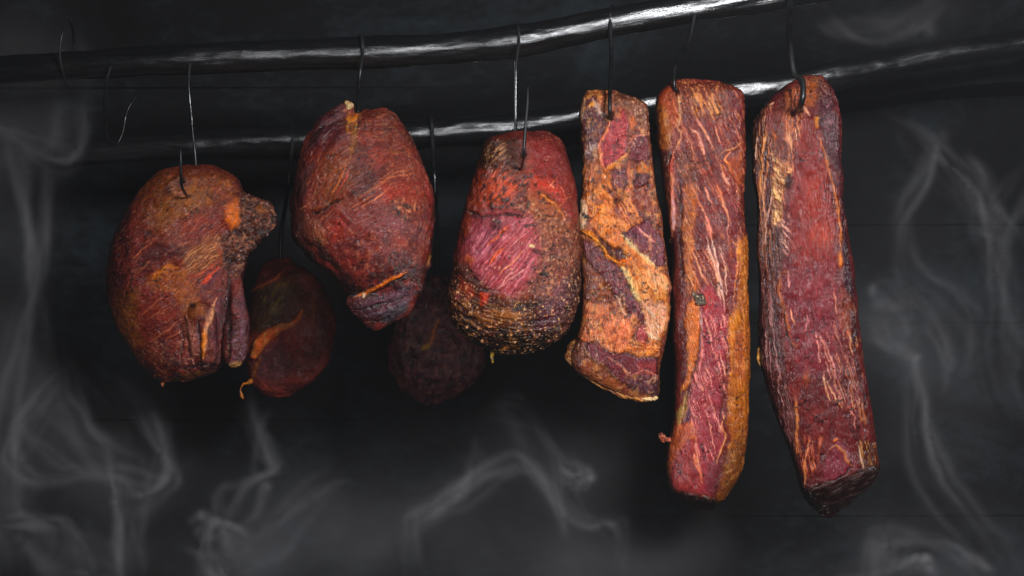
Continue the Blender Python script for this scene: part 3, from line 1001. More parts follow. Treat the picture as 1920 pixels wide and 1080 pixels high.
# top left dark lean with frosted patches
s.poly([(1096, 190), (1115, 182), (1140, 225), (1132, 265), (1112, 295), (1094, 300), (1090, 230)], '50303a', 10, 0.92, edge=0.3)
s.line([(1100, 182), (1093, 196), (1092, 230)], 5, 'a89a88', 0.6, 0.4, jag=0.7)
s.line([(1112, 188), (1124, 204), (1138, 222)], 5, 'b8aaa0', 0.75, 0.6, jag=1.0, rough=0.25)
s.line([(1098, 290), (1110, 275), (1124, 270)], 7, '9a9290', 0.7, 0.6, jag=1.0)
s.line([(1096, 186), (1108, 178), (1128, 182)], 5, '8a6234', 0.9, 0.8)
s.blob(1112, 197, 6, 3, -10, 'd0a040', 0.9, 0.5)
# red central lean tongue
s.poly([(1148, 225), (1168, 208), (1178, 230), (1176, 280), (1165, 295), (1145, 315), (1130, 310), (1127, 275), (1135, 255)], '94404a', 6, 0.97, 1.6, edge=0.35)
s.line([(1148, 222), (1132, 256), (1125, 275), (1128, 305), (1136, 325)], 4, 'cf8a72', 0.95, 1.2, jag=0.4)
s.streaks('b86a68', -10, 18, 3.5, 0.1, 0.35, 0.7, 1.0, mask=s.region([(1135, 240), (1175, 230), (1172, 290), (1140, 300)], 10))
s.poly([(1150, 215), (1165, 205), (1160, 225)], 'b0683a', 6, 0.8)
# right column of lean pieces
s.poly([(1182, 262), (1200, 252), (1216, 256), (1217, 300), (1200, 305), (1180, 298)], '6e3640', 6, 0.95, 1.0, edge=0.35)
s.line([(1178, 270), (1190, 258), (1214, 252)], 2.5, 'c08a80', 0.8, 0.6)
s.poly([(1182, 215), (1192, 232), (1186, 245), (1180, 240)], 'b06a34', 6, 0.8)
s.poly([(1196, 330), (1210, 320), (1218, 330), (1212, 345), (1192, 350), (1186, 342)], '5c3038', 4, 0.97, 1.0, edge=0.4)
s.poly([(1192, 325), (1205, 308), (1216, 312), (1214, 324)], 'b07834', 5, 0.85, 0.5)
s.poly([(1150, 320), (1172, 312), (1178, 335), (1172, 356), (1150, 352), (1144, 335)], '6a3c46', 5, 0.95, -0.8, edge=0.3)
s.line([(1135, 320), (1150, 312), (1165, 300), (1172, 290)], 5, 'd09452', 0.9, 0.9, jag=0.5)
s.poly([(1128, 318), (1146, 325), (1148, 355), (1128, 352)], 'b0702c', 7, 0.9)
s.line([(1180, 305), (1178, 330), (1180, 350), (1176, 365)], 3.5, 'c07a64', 0.85, 0.8, jag=0.4)
s.poly([(1186, 352), (1214, 350), (1224, 400), (1210, 392), (1196, 372)], '7a4238', 8, 0.7)
s.line([(1128, 368), (1150, 358), (1168, 362), (1170, 376), (1140, 380)], 6, '4c2228', 0.9, -1.2, jag=0.5)
s.line([(1126, 372), (1134, 366)], 4, '1c1214', 0.8, -1)
s.poly([(1142, 392), (1170, 384), (1186, 398), (1176, 412), (1152, 408)], '7a3e38', 5, 0.9, 0.8)
s.line([(1178, 365), (1184, 385), (1192, 400), (1196, 420)], 3, 'cc9060', 0.85, 0.9, jag=0.6)
for (x, y) in ((1186, 372), (1190, 388), (1196, 405)): s.blob(x + 6, y, 5, 4, 30, '7a3c38', 0.9, 0.8)
# golden fat field
s.poly([(1100, 350), (1125, 345), (1150, 400), (1180, 420), (1196, 425), (1170, 440), (1175, 460), (1200, 475), (1192, 480), (1160, 455), (1120, 440), (1104, 410)], 'b87436', 10, 0.85, 0.6, tex=0.3)
s.poly([(1128, 382), (1140, 390), (1146, 425), (1130, 440), (1122, 420)], 'd08e44', 6, 0.9, 1.0)
s.line([(1132, 382), (1126, 405), (1122, 430)], 2.4, 'e0b070', 0.9, 0.9)
s.streaks('dc9c58', 60, 22, 3, 0.05, 0.35, 0.7, 0.8, mask=s.region([(1096, 345), (1180, 345), (1200, 430), (1120, 450)], 14))
s.streaks('5e3222', 40, 18, 3, 0.22, 0.3, 0.8, -1.0, mask=s.region([(1096, 330), (1190, 345), (1200, 430), (1110, 440)], 14))
s.poly([(1088, 372), (1100, 376), (1102, 396), (1094, 428), (1086, 425)], 'c8bca4', 7, 0.92, 0.8, tex=0.3)
s.blob(1098, 406, 6, 3.5, 0, '181210', 0.95, -0.8)
s.line([(1092, 300), (1094, 335), (1090, 370)], 3.5, 'a8927c', 0.6, 0.4, jag=0.8)
# mid right lean
s.poly([(1164, 440), (1182, 428), (1200, 420), (1214, 410), (1230, 430), (1246, 455), (1248, 500), (1230, 498), (1216, 490), (1200, 470), (1180, 456)], '683648', 5, 0.97, 1.4, edge=0.5)
s.line([(1192, 424), (1206, 438), (1222, 455), (1238, 470)], 2, 'c89a94', 0.8, 0.7)
s.noise('8c5866', 8, 0.1, 0.35, 0.6, mask=s.region([(1210, 430), (1250, 440), (1252, 500), (1220, 495)], 10), h=0.7)
s.line([(1162, 442), (1180, 456), (1200, 474), (1216, 492), (1236, 505)], 6, 'ffdcac', 0.97, 1.0, jag=0.3, rough=0.2)  # pale fat line, brightened as a painted highlight
# broad golden fat diagonal
s.poly([(1130, 440), (1170, 455), (1200, 475), (1216, 492), (1232, 500), (1252, 525), (1254, 600), (1240, 635), (1220, 640), (1210, 600), (1200, 565), (1186, 540), (1170, 505), (1150, 490), (1160, 470)], 'ba7c3c', 8, 0.93, 1.2, tex=0.25)
s.poly([(1216, 496), (1250, 522), (1254, 545), (1226, 535), (1210, 512)], 'd4a87c', 8, 0.9, 0.9)
s.line([(1162, 497), (1176, 518), (1188, 546), (1204, 568)], 8, 'ffdca4', 0.97, 1.2, jag=0.3, rough=0.2)  # creamy fat, its bright highlight painted into the colour
s.line([(1180, 470), (1195, 490), (1208, 520), (1212, 550)], 3, '8a5426', 0.8, -1.0, jag=0.5)
s.line([(1216, 520), (1222, 545), (1220, 570)], 3, '8a5426', 0.7, -1.0, jag=0.5)
s.line([(1200, 480), (1224, 508), (1240, 535)], 3, '9c6430', 0.7, -0.8)
s.streaks('e8c890', 62, 20, 3.2, 0.1, 0.3, 0.8, 0.8, mask=s.region([(1180, 490), (1250, 520), (1250, 620), (1215, 620), (1195, 560)], 12), rough=0.3)
s.poly([(1196, 568), (1216, 560), (1250, 575), (1252, 600), (1236, 632), (1220, 640), (1210, 605)], 'c29880', 10, 0.85, 0.9, tex=0.3)
s.streaks('ecdcc8', 50, 20, 4, 0.1, 0.3, 0.7, 1.0, mask=s.region([(1200, 565), (1252, 575), (1236, 635), (1214, 610)], 10))
s.line([(1216, 622), (1224, 632), (1236, 634)], 4, 'f2e4c8', 0.9, 0.8, jag=0.5)
# yellow upper-left rim of the lower flap and the dark pocket under it
s.line([(1086, 428), (1104, 436), (1122, 452), (1136, 470), (1150, 486), (1166, 496)], 7.5, 'c88a32', 0.96, 3.6, jag=0.3)
s.line([(1096, 434), (1118, 448), (1134, 466)], 2.6, 'ecb860', 0.8, 0.8)
s.poly([(1112, 430), (1128, 446), (1150, 462), (1166, 466), (1176, 492), (1160, 490), (1142, 472), (1124, 450)], '4a2730', 5, 0.96, -2.5, edge=0.5)
s.blob(1168, 493, 8, 7, 0, 'c87828', 0.9, 1.2)
# left big lean of the flap
s.poly([(1092, 448), (1112, 452), (1130, 478), (1148, 490), (1166, 512), (1180, 545), (1196, 568), (1206, 590), (1204, 606), (1184, 600), (1170, 575), (1150, 545), (1130, 520), (1110, 500), (1094, 480)], '62333e', 6, 0.97, 1.6, edge=0.55)
s.streaks('92606a', 62, 36, 3.0, 0.05, 0.35, 0.7, 0.9, mask=s.region([(1100, 455), (1150, 492), (1200, 570), (1200, 600), (1140, 530)], 8))
s.line([(1156, 555), (1164, 575), (1172, 592)], 2.5, 'e0c8b0', 0.8, 0.6)
s.line([(1165, 552), (1170, 572)], 2, 'd8b898', 0.8, 0.6)
s.poly([(1094, 490), (1112, 505), (1140, 530), (1160, 560), (1150, 575), (1110, 560), (1096, 560)], '6e4434', 10, 0.8, tex=0.4)
s.line([(1100, 562), (1116, 568), (1126, 556), (1150, 556)], 4, '4a3028', 0.8, 1.2, jag=0.6)
s.poly([(1100, 575), (1140, 575), (1176, 602), (1190, 620), (1180, 650), (1160, 662), (1136, 650), (1100, 630), (1092, 600)], 'b0724e', 12, 0.9, 0.9, tex=0.25)
s.poly([(1130, 605), (1170, 600), (1185, 625), (1170, 655), (1138, 640)], 'c87e5c', 12, 0.85, 0.9)
s.poly([(1196, 618), (1206, 608), (1216, 630), (1208, 646), (1194, 640)], '9a4c50', 5, 0.95, 1.2, edge=0.4)
s.noise('d8a070', 7, 0.1, 0.35, 0.6, mask=s.region([(1094, 570), (1190, 590), (1185, 660), (1100, 635)], 14), h=0.8)
s.line([(1078, 625), (1100, 636), (1130, 650), (1150, 665), (1170, 660), (1190, 650)], 5, 'b06a34', 0.85, 1.4, jag=0.5)
s.poly([(1180, 650), (1236, 640), (1232, 668), (1200, 668), (1176, 660)], 'b06a36', 8, 0.85, 0.8, tex=0.4)
s.streaks('e0a868', 10, 18, 3, 0.0, 0.3, 0.8, 1.0, mask=s.region([(1176, 640), (1240, 640), (1234, 672), (1176, 664)], 8))
# bottom lean end
s.poly([(1098, 642), (1118, 640), (1140, 658), (1165, 664), (1200, 668), (1232, 672), (1233, 740), (1200, 735), (1165, 715), (1130, 690), (1098, 665)], '6a3440', 6, 0.95, 1.0, edge=0.6)
s.poly([(1195, 680), (1230, 682), (1228, 705), (1195, 700)], '8a4244', 8, 0.8)
s.line([(1140, 670), (1165, 690), (1180, 702), (1205, 695), (1232, 706)], 2.5, 'b87c70', 0.75, 0.8, jag=0.5)
s.poly([(1168, 706), (1200, 700), (1234, 712), (1234, 742), (1190, 735)], '423440', 10, 0.85, tex=0.3)
s.noise('7a6470', 6, 0.15, 0.3, 0.6, mask=s.region([(1170, 705), (1234, 705), (1234, 745), (1180, 730)], 8), h=0.8)
s.line([(1096, 645), (1094, 660), (1110, 672), (1140, 695), (1165, 715)], 3, '8c8070', 0.6, 0.6, jag=0.8)
s.fatty(0.26)
s.noise('241a1a', 7, 0.25, 0.25, 0.5, h=-0.6)
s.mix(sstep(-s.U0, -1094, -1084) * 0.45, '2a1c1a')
s.mix(sstep(s.n[:, 1], -0.5, 0.0) * 0.7, '2e2019')  # narrow sides darkened: smoke crust plus painted edge shade
s.poly([(1180, 176), (1215, 186), (1222, 250), (1196, 238), (1182, 210), (1140, 190), (1160, 172)], '5c4034', 10, 0.75, tex=0.3)
s.noise('a08c78', 6, 0.2, 0.3, 0.6, mask=s.region([(1130, 172), (1222, 180), (1222, 250), (1190, 225)], 10), h=0.8)
s.pepper(0.5, light='e8d0b0')
top = at(1144, 180, 1.2)
s.puncture(1145, 214, 4)
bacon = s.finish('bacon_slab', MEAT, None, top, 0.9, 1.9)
tag(bacon, 'slab of smoked bacon marbled with golden fat and purple lean, hanging right of the hams', 'bacon slab')
# layered rind along the lower left edge
rd = Surf([chain([(1066, 668, 9, -2), (1090, 692, 10, -6), (1125, 716, 9, -8), (1165, 738, 7, -10), (1205, 747, 5, -12), (1228, 745, 4, -12)], Y),
           chain([(1074, 655, 12, 4), (1085, 640, 9, 4)], Y)], Y, 0.0008, 43, 3, 0.6)
rd.fill('8a5e2c'); rd.setflow(32)
rd.streaks('d0a860', 32, 40, 3.0, -0.05, 0.35, 0.8, 1.0)
rd.streaks('3a2818', 32, 30, 3.0, 0.1, 0.3, 0.8, -1.2)
rd.poly([(1200, 738), (1215, 735), (1240, 742), (1230, 756), (1205, 750)], 'd8d0a8', 5, 0.8, 0.5)
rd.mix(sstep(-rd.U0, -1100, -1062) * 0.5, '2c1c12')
o = rd.finish('rind', MEAT, bacon, top, 1.0)
o['label'] = 'layered yellow rind along the lower edge'

# ---- loin 1 ----------------------------------------------------------------------------------
rows = [(152, 1272, 1328, .6), (155, 1256, 1350, .75), (160, 1243, 1372, .88), (167, 1235, 1387, .96), (180, 1229, 1394), (220, 1228, 1397), (270, 1232, 1398), (300, 1236, 1397), (345, 1241, 1394), (400, 1250, 1396), (450, 1256, 1398), (500, 1259, 1400),
        (600, 1262, 1403), (700, 1264, 1403), (780, 1262, 1401), (800, 1258, 1399), (850, 1251, 1394), (880, 1250, 1388), (900, 1251, 1378), (918, 1255, 1366), (936, 1272, 1356, .95), (950, 1296, 1346, .9), (960, 1316, 1338, .7)]
s = Surf([loft(rows, Y, 0.66, 2.6, na=120, ex_=0.45)], Y, VOX, 53, 4, big=2.6,
         deform=lambda u, v, y: 1.5 * np.maximum(0, v - (914 + 0.2 * (u - 1255))) * sstep(-y, -40, 20))
s.fill('823a34')
s.noise('6a3034', 40, 0, 0.5, 0.7)
s.setflow(66, 0.0, (1320, 500))
a1 = s.region([(1260, 150), (1400, 150), (1400, 700), (1300, 700), (1270, 400)], 20)
s.poly([(1258, 152), (1360, 156), (1392, 180), (1370, 220), (1330, 225), (1275, 215), (1256, 190)], '70462c', 22, 0.7, tex=0.4)
s.streaks('c89a60', 60, 20, 3.2, 0.12, 0.3, 0.8, 1.1, mask=s.region([(1290, 160), (1360, 170), (1360, 225), (1300, 220)], 20), rough=0.3)
s.poly([(1362, 165), (1395, 180), (1396, 240), (1372, 220)], '7a3238', 12, 0.8)
# left fat corner
s.poly([(1256, 160), (1266, 172), (1270, 215), (1262, 250), (1250, 250), (1235, 220), (1234, 180)], 'b45c2e', 10, 0.95, 1.2, tex=0.2)
s.poly([(1228, 190), (1248, 200), (1262, 240), (1254, 282), (1234, 280), (1228, 230)], '8c5c26', 9, 0.9, 0.5)
s.line([(1268, 170), (1276, 210), (1268, 240), (1276, 250), (1270, 275), (1262, 290)], 4, 'b49678', 0.85, 1.6, jag=0.5)
s.line([(1252, 240), (1256, 265), (1260, 285)], 1.8, 'b8988a', 0.7, 0.6)
s.poly([(1240, 285), (1260, 285), (1262, 420), (1258, 560), (1264, 760), (1240, 760)], '3b2218', 12, 0.85, tex=0.3)
s.line([(1262, 285), (1258, 320), (1260, 380), (1262, 430), (1258, 455)], 7.5, 'bc7e68', 0.95, 2.6, jag=0.25, rough=0.28)
s.line([(1263, 370), (1265, 430)], 3.6, 'b09aa8', 0.75, 0.5)
s.blob(1259, 312, 5, 14, 0, 'b84434', 0.7)
s.line([(1274, 330), (1276, 400), (1274, 470), (1278, 540)], 6, '3a2016', 0.8, -1.6, jag=0.4)
s.poly([(1284, 350), (1302, 340), (1312, 360), (1302, 420), (1300, 500), (1312, 545), (1290, 555), (1282, 500), (1280, 430)], 'a4682c', 10, 0.88, 0.8, tex=0.3)
s.poly([(1270, 290), (1300, 280), (1310, 330), (1290, 345), (1274, 330)], '6a4226', 14, 0.7, tex=0.4)
s.streaks('c08c6c', 66, 80, 2.4, 0.26, 0.3, 0.75, 0.9, mask=a1, rough=0.28)
s.streaks('50242c', 68, 60, 5, 0.12, 0.4, 0.6, -0.9, mask=a1)
for L, w, c in [(((1308, 222), (1320, 245), (1330, 268)), 2.6, 'd0a898'), (((1292, 238), (1306, 250), (1318, 280), (1322, 294)), 2.8, 'd4a496'), (((1355, 325), (1365, 345), (1368, 352)), 2.2, 'e0b8a0'),
                (((1322, 350), (1330, 375), (1336, 382)), 2.4, 'e0b0a0'), (((1352, 365), (1358, 390), (1368, 420), (1372, 445)), 2.8, 'dca888'), (((1340, 234), (1346, 255), (1352, 270)), 2, 'c09080'),
                (((1325, 440), (1332, 470), (1345, 520), (1352, 580)), 2.6, 'ecd0c4'), (((1334, 440), (1345, 490), (1356, 560), (1360, 585)), 2.6, 'f0d4cc'), (((1302, 475), (1312, 500), (1316, 520)), 2, 'e0b090'),
                (((1322, 400), (1328, 420), (1336, 450)), 5, 'c88878'), (((1350, 460), (1360, 500), (1362, 552)), 1.8, 'ecc8bc'), (((1370, 285), (1360, 300), (1370, 312)), 2.6, 'd8a080'), (((1352, 290), (1380, 275), (1392, 265)), 2, 'b88860'),
                (((1360, 300), (1378, 330), (1388, 345)), 3.5, 'b86e3a'), (((1345, 345), (1352, 365), (1350, 380)), 5, 'c08060'), (((1362, 415), (1366, 440), (1370, 470)), 1.5, 'e8c0b0')]:
    s.line(L, w, c, 0.9, 1.1, rough=0.28)  # pale fibres, their highlight strands painted as colour
s.poly([(1362, 300), (1392, 280), (1394, 350), (1384, 345), (1368, 325)], 'a05a34', 10, 0.7, 0.4)
s.poly([(1340, 430), (1370, 420), (1368, 500), (1350, 490)], '7a4e4e', 14, 0.6, tex=0.4)
s.poly([(1364, 330), (1380, 350), (1384, 460), (1378, 580), (1366, 560), (1366, 440)], '82323c', 12, 0.75)
# magenta lean of the lower half
s.poly([(1312, 545), (1330, 530), (1360, 575), (1364, 600), (1360, 680), (1350, 760), (1358, 800), (1352, 860), (1334, 930), (1260, 915), (1258, 860), (1282, 800), (1290, 760), (1300, 700), (1314, 640)], 'a04656', 7, 0.95, 0.8)
s.blob(1326, 566, 14, 16, 0, 'b84040', 0.7)
s.line([(1316, 600), (1314, 630), (1318, 660), (1312, 700)], 4.5, 'd09a94', 0.6, 0.8)
lw = s.region([(1300, 600), (1366, 590), (1360, 780), (1340, 870), (1300, 850), (1290, 760)], 12)
s.streaks('e4b0a8', 74, 34, 2.4, 0.26, 0.25, 0.85, 1.0, mask=lw, rough=0.25)
s.streaks('7c3040', 76, 60, 4, 0.15, 0.35, 0.6, -0.8, mask=lw)
s.poly([(1268, 830), (1300, 815), (1318, 900), (1312, 925), (1262, 915)], 'a44a4c', 10, 0.8, 0.6)
s.streaks('6c2c34', 70, 30, 3.4, 0.0, 0.35, 0.7, -1.0, mask=s.region([(1264, 835), (1298, 830), (1310, 915), (1262, 912)], 10))
s.line([(1300, 850), (1310, 880), (1318, 905)], 3.2, 'd88e6a', 0.85, 1.2)
s.blob(1277, 887, 3.5, 5, 20, '3c2444', 0.9)
s.poly([(1326, 870), (1356, 850), (1350, 900), (1338, 930), (1322, 920)], '7e4050', 12, 0.7)
# mid-left fat column with its dark line
s.poly([(1288, 570), (1306, 560), (1316, 600), (1312, 650), (1308, 690), (1290, 730), (1276, 740), (1290, 690), (1288, 640), (1284, 600)], 'b4702e', 6, 0.96, 1.6, edge=0.35)
s.line([(1317, 580), (1312, 600), (1313, 640), (1310, 670), (1300, 705), (1288, 735), (1284, 770), (1278, 800)], 2.8, '4a2a3c', 0.9, -1.8)
s.line([(1312, 585), (1316, 620)], 2.4, 'a8a0b0', 0.7, 0.6)
s.poly([(1272, 770), (1288, 735), (1292, 760), (1286, 785), (1272, 800), (1268, 790)], '8a7c4a', 5, 0.85, 1.4, tex=0.4)
s.blob(1276, 772, 6, 14, 15, '8a8050', 0.7, 1.0, rough=0.15)
s.poly([(1288, 775), (1294, 760), (1292, 795), (1282, 806)], '3a2a48', 4, 0.85)
s.poly([(1266, 800), (1298, 790), (1304, 822), (1288, 826), (1268, 850), (1258, 890), (1252, 912), (1250, 880), (1258, 830)], 'b4683a', 6, 0.92, 1.0, tex=0.35)
s.line([(1302, 822), (1306, 850), (1314, 880)], 2.5, 'd09a84', 0.8, 0.8)
# right fat band
s.poly([(1384, 455), (1402, 440), (1410, 700), (1402, 800), (1396, 880), (1370, 945), (1340, 945), (1352, 900), (1362, 860), (1370, 820), (1362, 790), (1364, 740), (1372, 690), (1366, 640), (1364, 600), (1382, 570)], '8f5e20', 7, 0.95, 0.8, tex=0.15)
s.streaks('c08a3c', 88, 70, 3, 0.1, 0.4, 0.6, 0.7, mask=s.region([(1368, 450), (1405, 440), (1405, 800), (1368, 800)], 8))
s.poly([(1366, 595), (1384, 578), (1388, 600), (1374, 622), (1368, 618)], 'b07c34', 6, 0.85, 1.0)
s.poly([(1378, 630), (1396, 620), (1398, 720), (1376, 700)], '96542e', 12, 0.7)
s.line([(1358, 780), (1352, 800), (1360, 815), (1352, 850), (1344, 870)], 2.2, 'd0a870', 0.75, 0.9)
s.line([(1352, 760), (1350, 782), (1362, 792)], 2.2, '2c1810', 0.85, -1.5)
s.mix(s.region([(1352, 860), (1400, 800), (1400, 960), (1330, 960)], 50) * 0.6, '3d2c18')
s.line([(1368, 440), (1384, 460), (1376, 560)], 1.8, 'c89a60', 0.6, 0.5)
s.fatty(0.2)
# darker, flecked bottom end
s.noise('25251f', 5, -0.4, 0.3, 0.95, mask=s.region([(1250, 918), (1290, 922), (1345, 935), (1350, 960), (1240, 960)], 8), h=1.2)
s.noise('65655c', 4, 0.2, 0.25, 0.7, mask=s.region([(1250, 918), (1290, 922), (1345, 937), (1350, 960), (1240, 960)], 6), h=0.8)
s.mix(sstep(s.n[:, 1], -0.55, 0.0) * 0.7, '2c1a14')  # side faces darkened: soot crust with grazing shade painted on
s.pepper(0.2)
top = at(1268, 160, 1.2)
s.puncture(1266, 170, 4)
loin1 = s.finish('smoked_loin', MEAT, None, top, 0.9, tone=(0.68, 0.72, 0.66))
tag(loin1, 'smoked pork loin with golden fat down its right edge, beside the bacon slab', 'pork loin', 'long smoked loins hanging on the right')
lump('meat_nub', loin1, [(1258, 824, 5, -10), (1247, 822, 4, -10), (1239, 816, 6, -10), (1243, 825, 4, -8)], Y, ['9a5a44', '6a3428', 'c08a70'], top, 8, 0.0006, h=1.0)
lump('mould_patch', loin1, [(1294, 550, 5, -52), (1300, 558, 6, -53), (1308, 556, 6, -53), (1312, 568, 5, -53), (1302, 566, 6, -53)], Y, ['5a564a', '2a2824', 'a8a498'], top, 9, 0.0006, h=2.2)

# ---- loin 2 ----------------------------------------------------------------------------------
rows = [(142, 1508, 1536, .45), (147, 1494, 1548, .55), (156, 1478, 1557, .65), (168, 1463, 1563, .75), (190, 1441, 1568, .85), (205, 1428, 1571, .9), (222, 1415, 1573), (245, 1410, 1573), (300, 1413, 1575), (350, 1417, 1579), (400, 1420, 1584), (500, 1422, 1598),
        (600, 1424, 1607), (680, 1426, 1615), (720, 1437, 1622), (760, 1449, 1629), (800, 1462, 1637), (860, 1484, 1646), (886, 1494, 1650), (900, 1499, 1651), (916, 1502, 1640), (932, 1510, 1624), (948, 1524, 1608), (961, 1539, 1594), (971, 1551, 1582, .95), (977, 1559, 1573, .9)]
s = Surf([loft(rows, Y, 0.64, 2.6, na=130, ex_=0.45),
          chain([(1428, 240, 18, -10), (1426, 300, 16, -14), (1434, 400, 18, -14), (1440, 560, 18, -12)], Y)], Y, VOX, 67, 4, big=2.6,
         deform=lambda u, v, y: 0.95 * np.maximum(0, v - (918 - 0.33 * (u - 1500))) * sstep(-y, -50, 20))
s.fill('783034')
s.noise('622c34', 40, 0, 0.5, 0.6)
s.noise('8c3c38', 26, 0.1, 0.5, 0.5)
s.setflow(84, 0.0, (1500, 500))
# left fibrous flank
fl = s.region([(1405, 215), (1445, 195), (1470, 300), (1468, 480), (1455, 560), (1470, 680), (1492, 800), (1500, 900), (1440, 760), (1415, 600)], 16)
s.mix(fl * 0.75, '5a3430')
s.streaks('c8a070', 84, 90, 2.7, 0.06, 0.3, 0.75, 1.0, mask=fl * sstep(-s.V, -620, -300), rough=0.28)
s.streaks('a88c90', 82, 80, 2.2, 0.1, 0.3, 0.7, 0.8, mask=fl * sstep(s.V, 480, 620), rough=0.3)
s.streaks('2c1618', 84, 80, 4, 0.12, 0.3, 0.75, -1.3, mask=fl)
for L, w, c in [(((1440, 232), (1428, 300), (1424, 380)), 3.5, 'c09058'), (((1446, 260), (1436, 320), (1430, 400)), 2.4, 'b88a60'), (((1422, 250), (1418, 300)), 2, 'b8a898'), (((1452, 350), (1440, 400), (1434, 460)), 2, 'c8b0a0')]:
    s.line(L, w, c, 0.8, 1.5)
# top: brown dome round the hook
s.poly([(1480, 160), (1500, 145), (1515, 250), (1500, 330), (1470, 350), (1445, 290), (1450, 210)], '744034', 18, 0.8, tex=0.3)
s.streaks('c89060', 84, 40, 3, 0.1, 0.35, 0.65, 0.8, mask=s.region([(1470, 170), (1505, 160), (1512, 300), (1470, 340)], 18))
s.poly([(1505, 150), (1530, 145), (1545, 170), (1530, 200), (1512, 205), (1505, 180)], '8c5a26', 12, 0.9, 0.8, tex=0.4)
s.poly([(1530, 150), (1556, 160), (1572, 220), (1578, 330), (1560, 310), (1545, 260), (1535, 210)], '4c2c38', 14, 0.88)
s.noise('8a7078', 5, 0.2, 0.3, 0.6, mask=s.region([(1535, 150), (1575, 180), (1578, 300), (1550, 260)], 10), h=0.8)
s.noise('6a4a34', 8, 0.0, 0.35, 0.7, mask=s.region([(1495, 142), (1545, 142), (1560, 170), (1530, 200), (1500, 180)], 10), h=1.0)
s.line([(1504, 198), (1510, 204), (1518, 218)], 3.6, 'c8a890', 0.9, 1.2)
s.poly([(1524, 222), (1536, 220), (1536, 242), (1528, 246)], 'b08438', 5, 0.9, 1.2, edge=0.3)
s.line([(1442, 200), (1452, 192)], 3, 'c8b49c', 0.8, 0.8)
s.poly([(1436, 205), (1450, 210), (1452, 245), (1440, 250)], '8a4c4c', 8, 0.8)
s.line([(1448, 245), (1456, 255), (1450, 262)], 4, 'a86a34', 0.85, 1.2)
# pale crumpled fat on the left
m = s.region([(1446, 285), (1460, 300), (1480, 310), (1488, 320), (1476, 345), (1464, 375), (1460, 420), (1448, 425), (1450, 350)], 10)
s.mix(m * 0.55, 'a07850')
s.streaks('ecd0a0', 35, 12, 3.4, 0.0, 0.3, 0.9, 1.6, mask=m, rough=0.28)
s.streaks('4a2420', 50, 12, 3.4, 0.1, 0.3, 0.85, -1.5, mask=m)
s.line([(1452, 352), (1456, 370), (1462, 376)], 4.5, 'e8cc98', 0.85, 1.4, jag=0.6)
s.line([(1450, 405), (1458, 412), (1470, 412)], 3.5, 'd8b888', 0.85, 1.2, jag=0.6)
s.poly([(1472, 332), (1482, 326), (1488, 340), (1482, 352), (1472, 346)], '3c1a1e', 4, 0.95, -1.6, edge=0.3)
s.streaks('d8b890', 80, 26, 2.6, 0.05, 0.3, 0.75, 1.0, mask=s.region([(1476, 250), (1505, 230), (1500, 320), (1484, 330)], 12))
s.streaks('d8bcb0', 55, 20, 2.4, 0.1, 0.3, 0.85, 1.2, mask=s.region([(1460, 425), (1482, 400), (1482, 470), (1472, 482)], 10), rough=0.25)
# smooth red muscle
s.poly([(1505, 225), (1520, 228), (1536, 262), (1550, 320), (1564, 400), (1570, 480), (1560, 560), (1500, 560), (1482, 470), (1484, 360), (1492, 270)], '90342e', 14, 0.93, 1.2)
s.poly([(1500, 330), (1540, 330), (1556, 420), (1552, 460), (1510, 400)], 'a63e28', 28, 0.8)
s.blob(1540, 440, 22, 18, 0, 'b84e28', 0.6)
s.blob(1518, 260, 16, 30, 8, '7a2c20', 0.5)
s.line([(1536, 258), (1546, 290), (1556, 330), (1568, 380), (1576, 440), (1578, 490)], 4, 'a8743c', 0.85, 1.4, jag=0.8)
s.blob(1576, 488, 4, 14, 0, 'c08430', 0.75, 0.6, soft=0.8)
s.poly([(1575, 330), (1586, 420), (1598, 520), (1610, 640), (1600, 640), (1584, 540), (1580, 460)], '3c2230', 10, 0.85)
# middle magenta
s.poly([(1480, 500), (1560, 490), (1580, 600), (1560, 700), (1500, 700), (1470, 600)], '87384a', 30, 0.7)
s.noise('9c5560', 10, 0.1, 0.35, 0.5, mask=s.region([(1480, 500), (1570, 490), (1580, 640), (1490, 680)], 20), h=0.6)
s.line([(1466, 512), (1462, 540), (1466, 572), (1476, 600), (1480, 630)], 6, '9a6230', 0.85, 1.8, jag=0.6)
s.line([(1462, 560), (1470, 585), (1478, 640), (1490, 670)], 2.4, '2c1816', 0.85, -1.5)
s.blob(1491, 648, 8, 6, 20, '8e6238', 0.8, 1.5, tex=0.6)
s.blob(1512, 710, 7, 12, 0, 'a8682c', 0.6, 0.8, soft=0.9, tex=0.8)
s.line([(1462, 510), (1475, 508), (1484, 512)], 4, '8c5a34', 0.7, 0.8)
for L, w, c in [(((1479, 512), (1480, 540)), 1.8, 'c89a98'), (((1530, 622), (1534, 640), (1536, 680)), 1.8, 'c89890'), (((1544, 640), (1556, 670), (1568, 710)), 1.8, 'c09488'), (((1560, 548), (1568, 570), (1570, 590)), 1.8, 'd0a088'), (((1484, 580), (1490, 608)), 2, 'c8a07c'),
                (((1545, 700), (1550, 730), (1558, 750)), 2.2, 'c8a888'), (((1552, 715), (1566, 745), (1580, 765)), 1.8, 'c8a888'), (((1512, 590), (1512, 620)), 1.6, 'b88080'), (((1590, 760), (1604, 780), (1606, 800)), 2.2, 'c08a80')]:
    s.line(L, w, c, 0.8, 0.9)
s.streaks('c09a84', 70, 40, 2.4, 0.22, 0.3, 0.7, 0.9, mask=s.region([(1530, 640), (1600, 560), (1616, 760), (1570, 770)], 14), rough=0.3)
s.poly([(1575, 540), (1596, 560), (1600, 620), (1585, 630), (1570, 600)], '8c4a2c', 12, 0.8, 0.6, tex=0.3)
s.streaks('a88448', 80, 50, 3.0, 0.05, 0.35, 0.7, 1.0, mask=s.region([(1590, 620), (1618, 640), (1636, 800), (1600, 780)], 10))
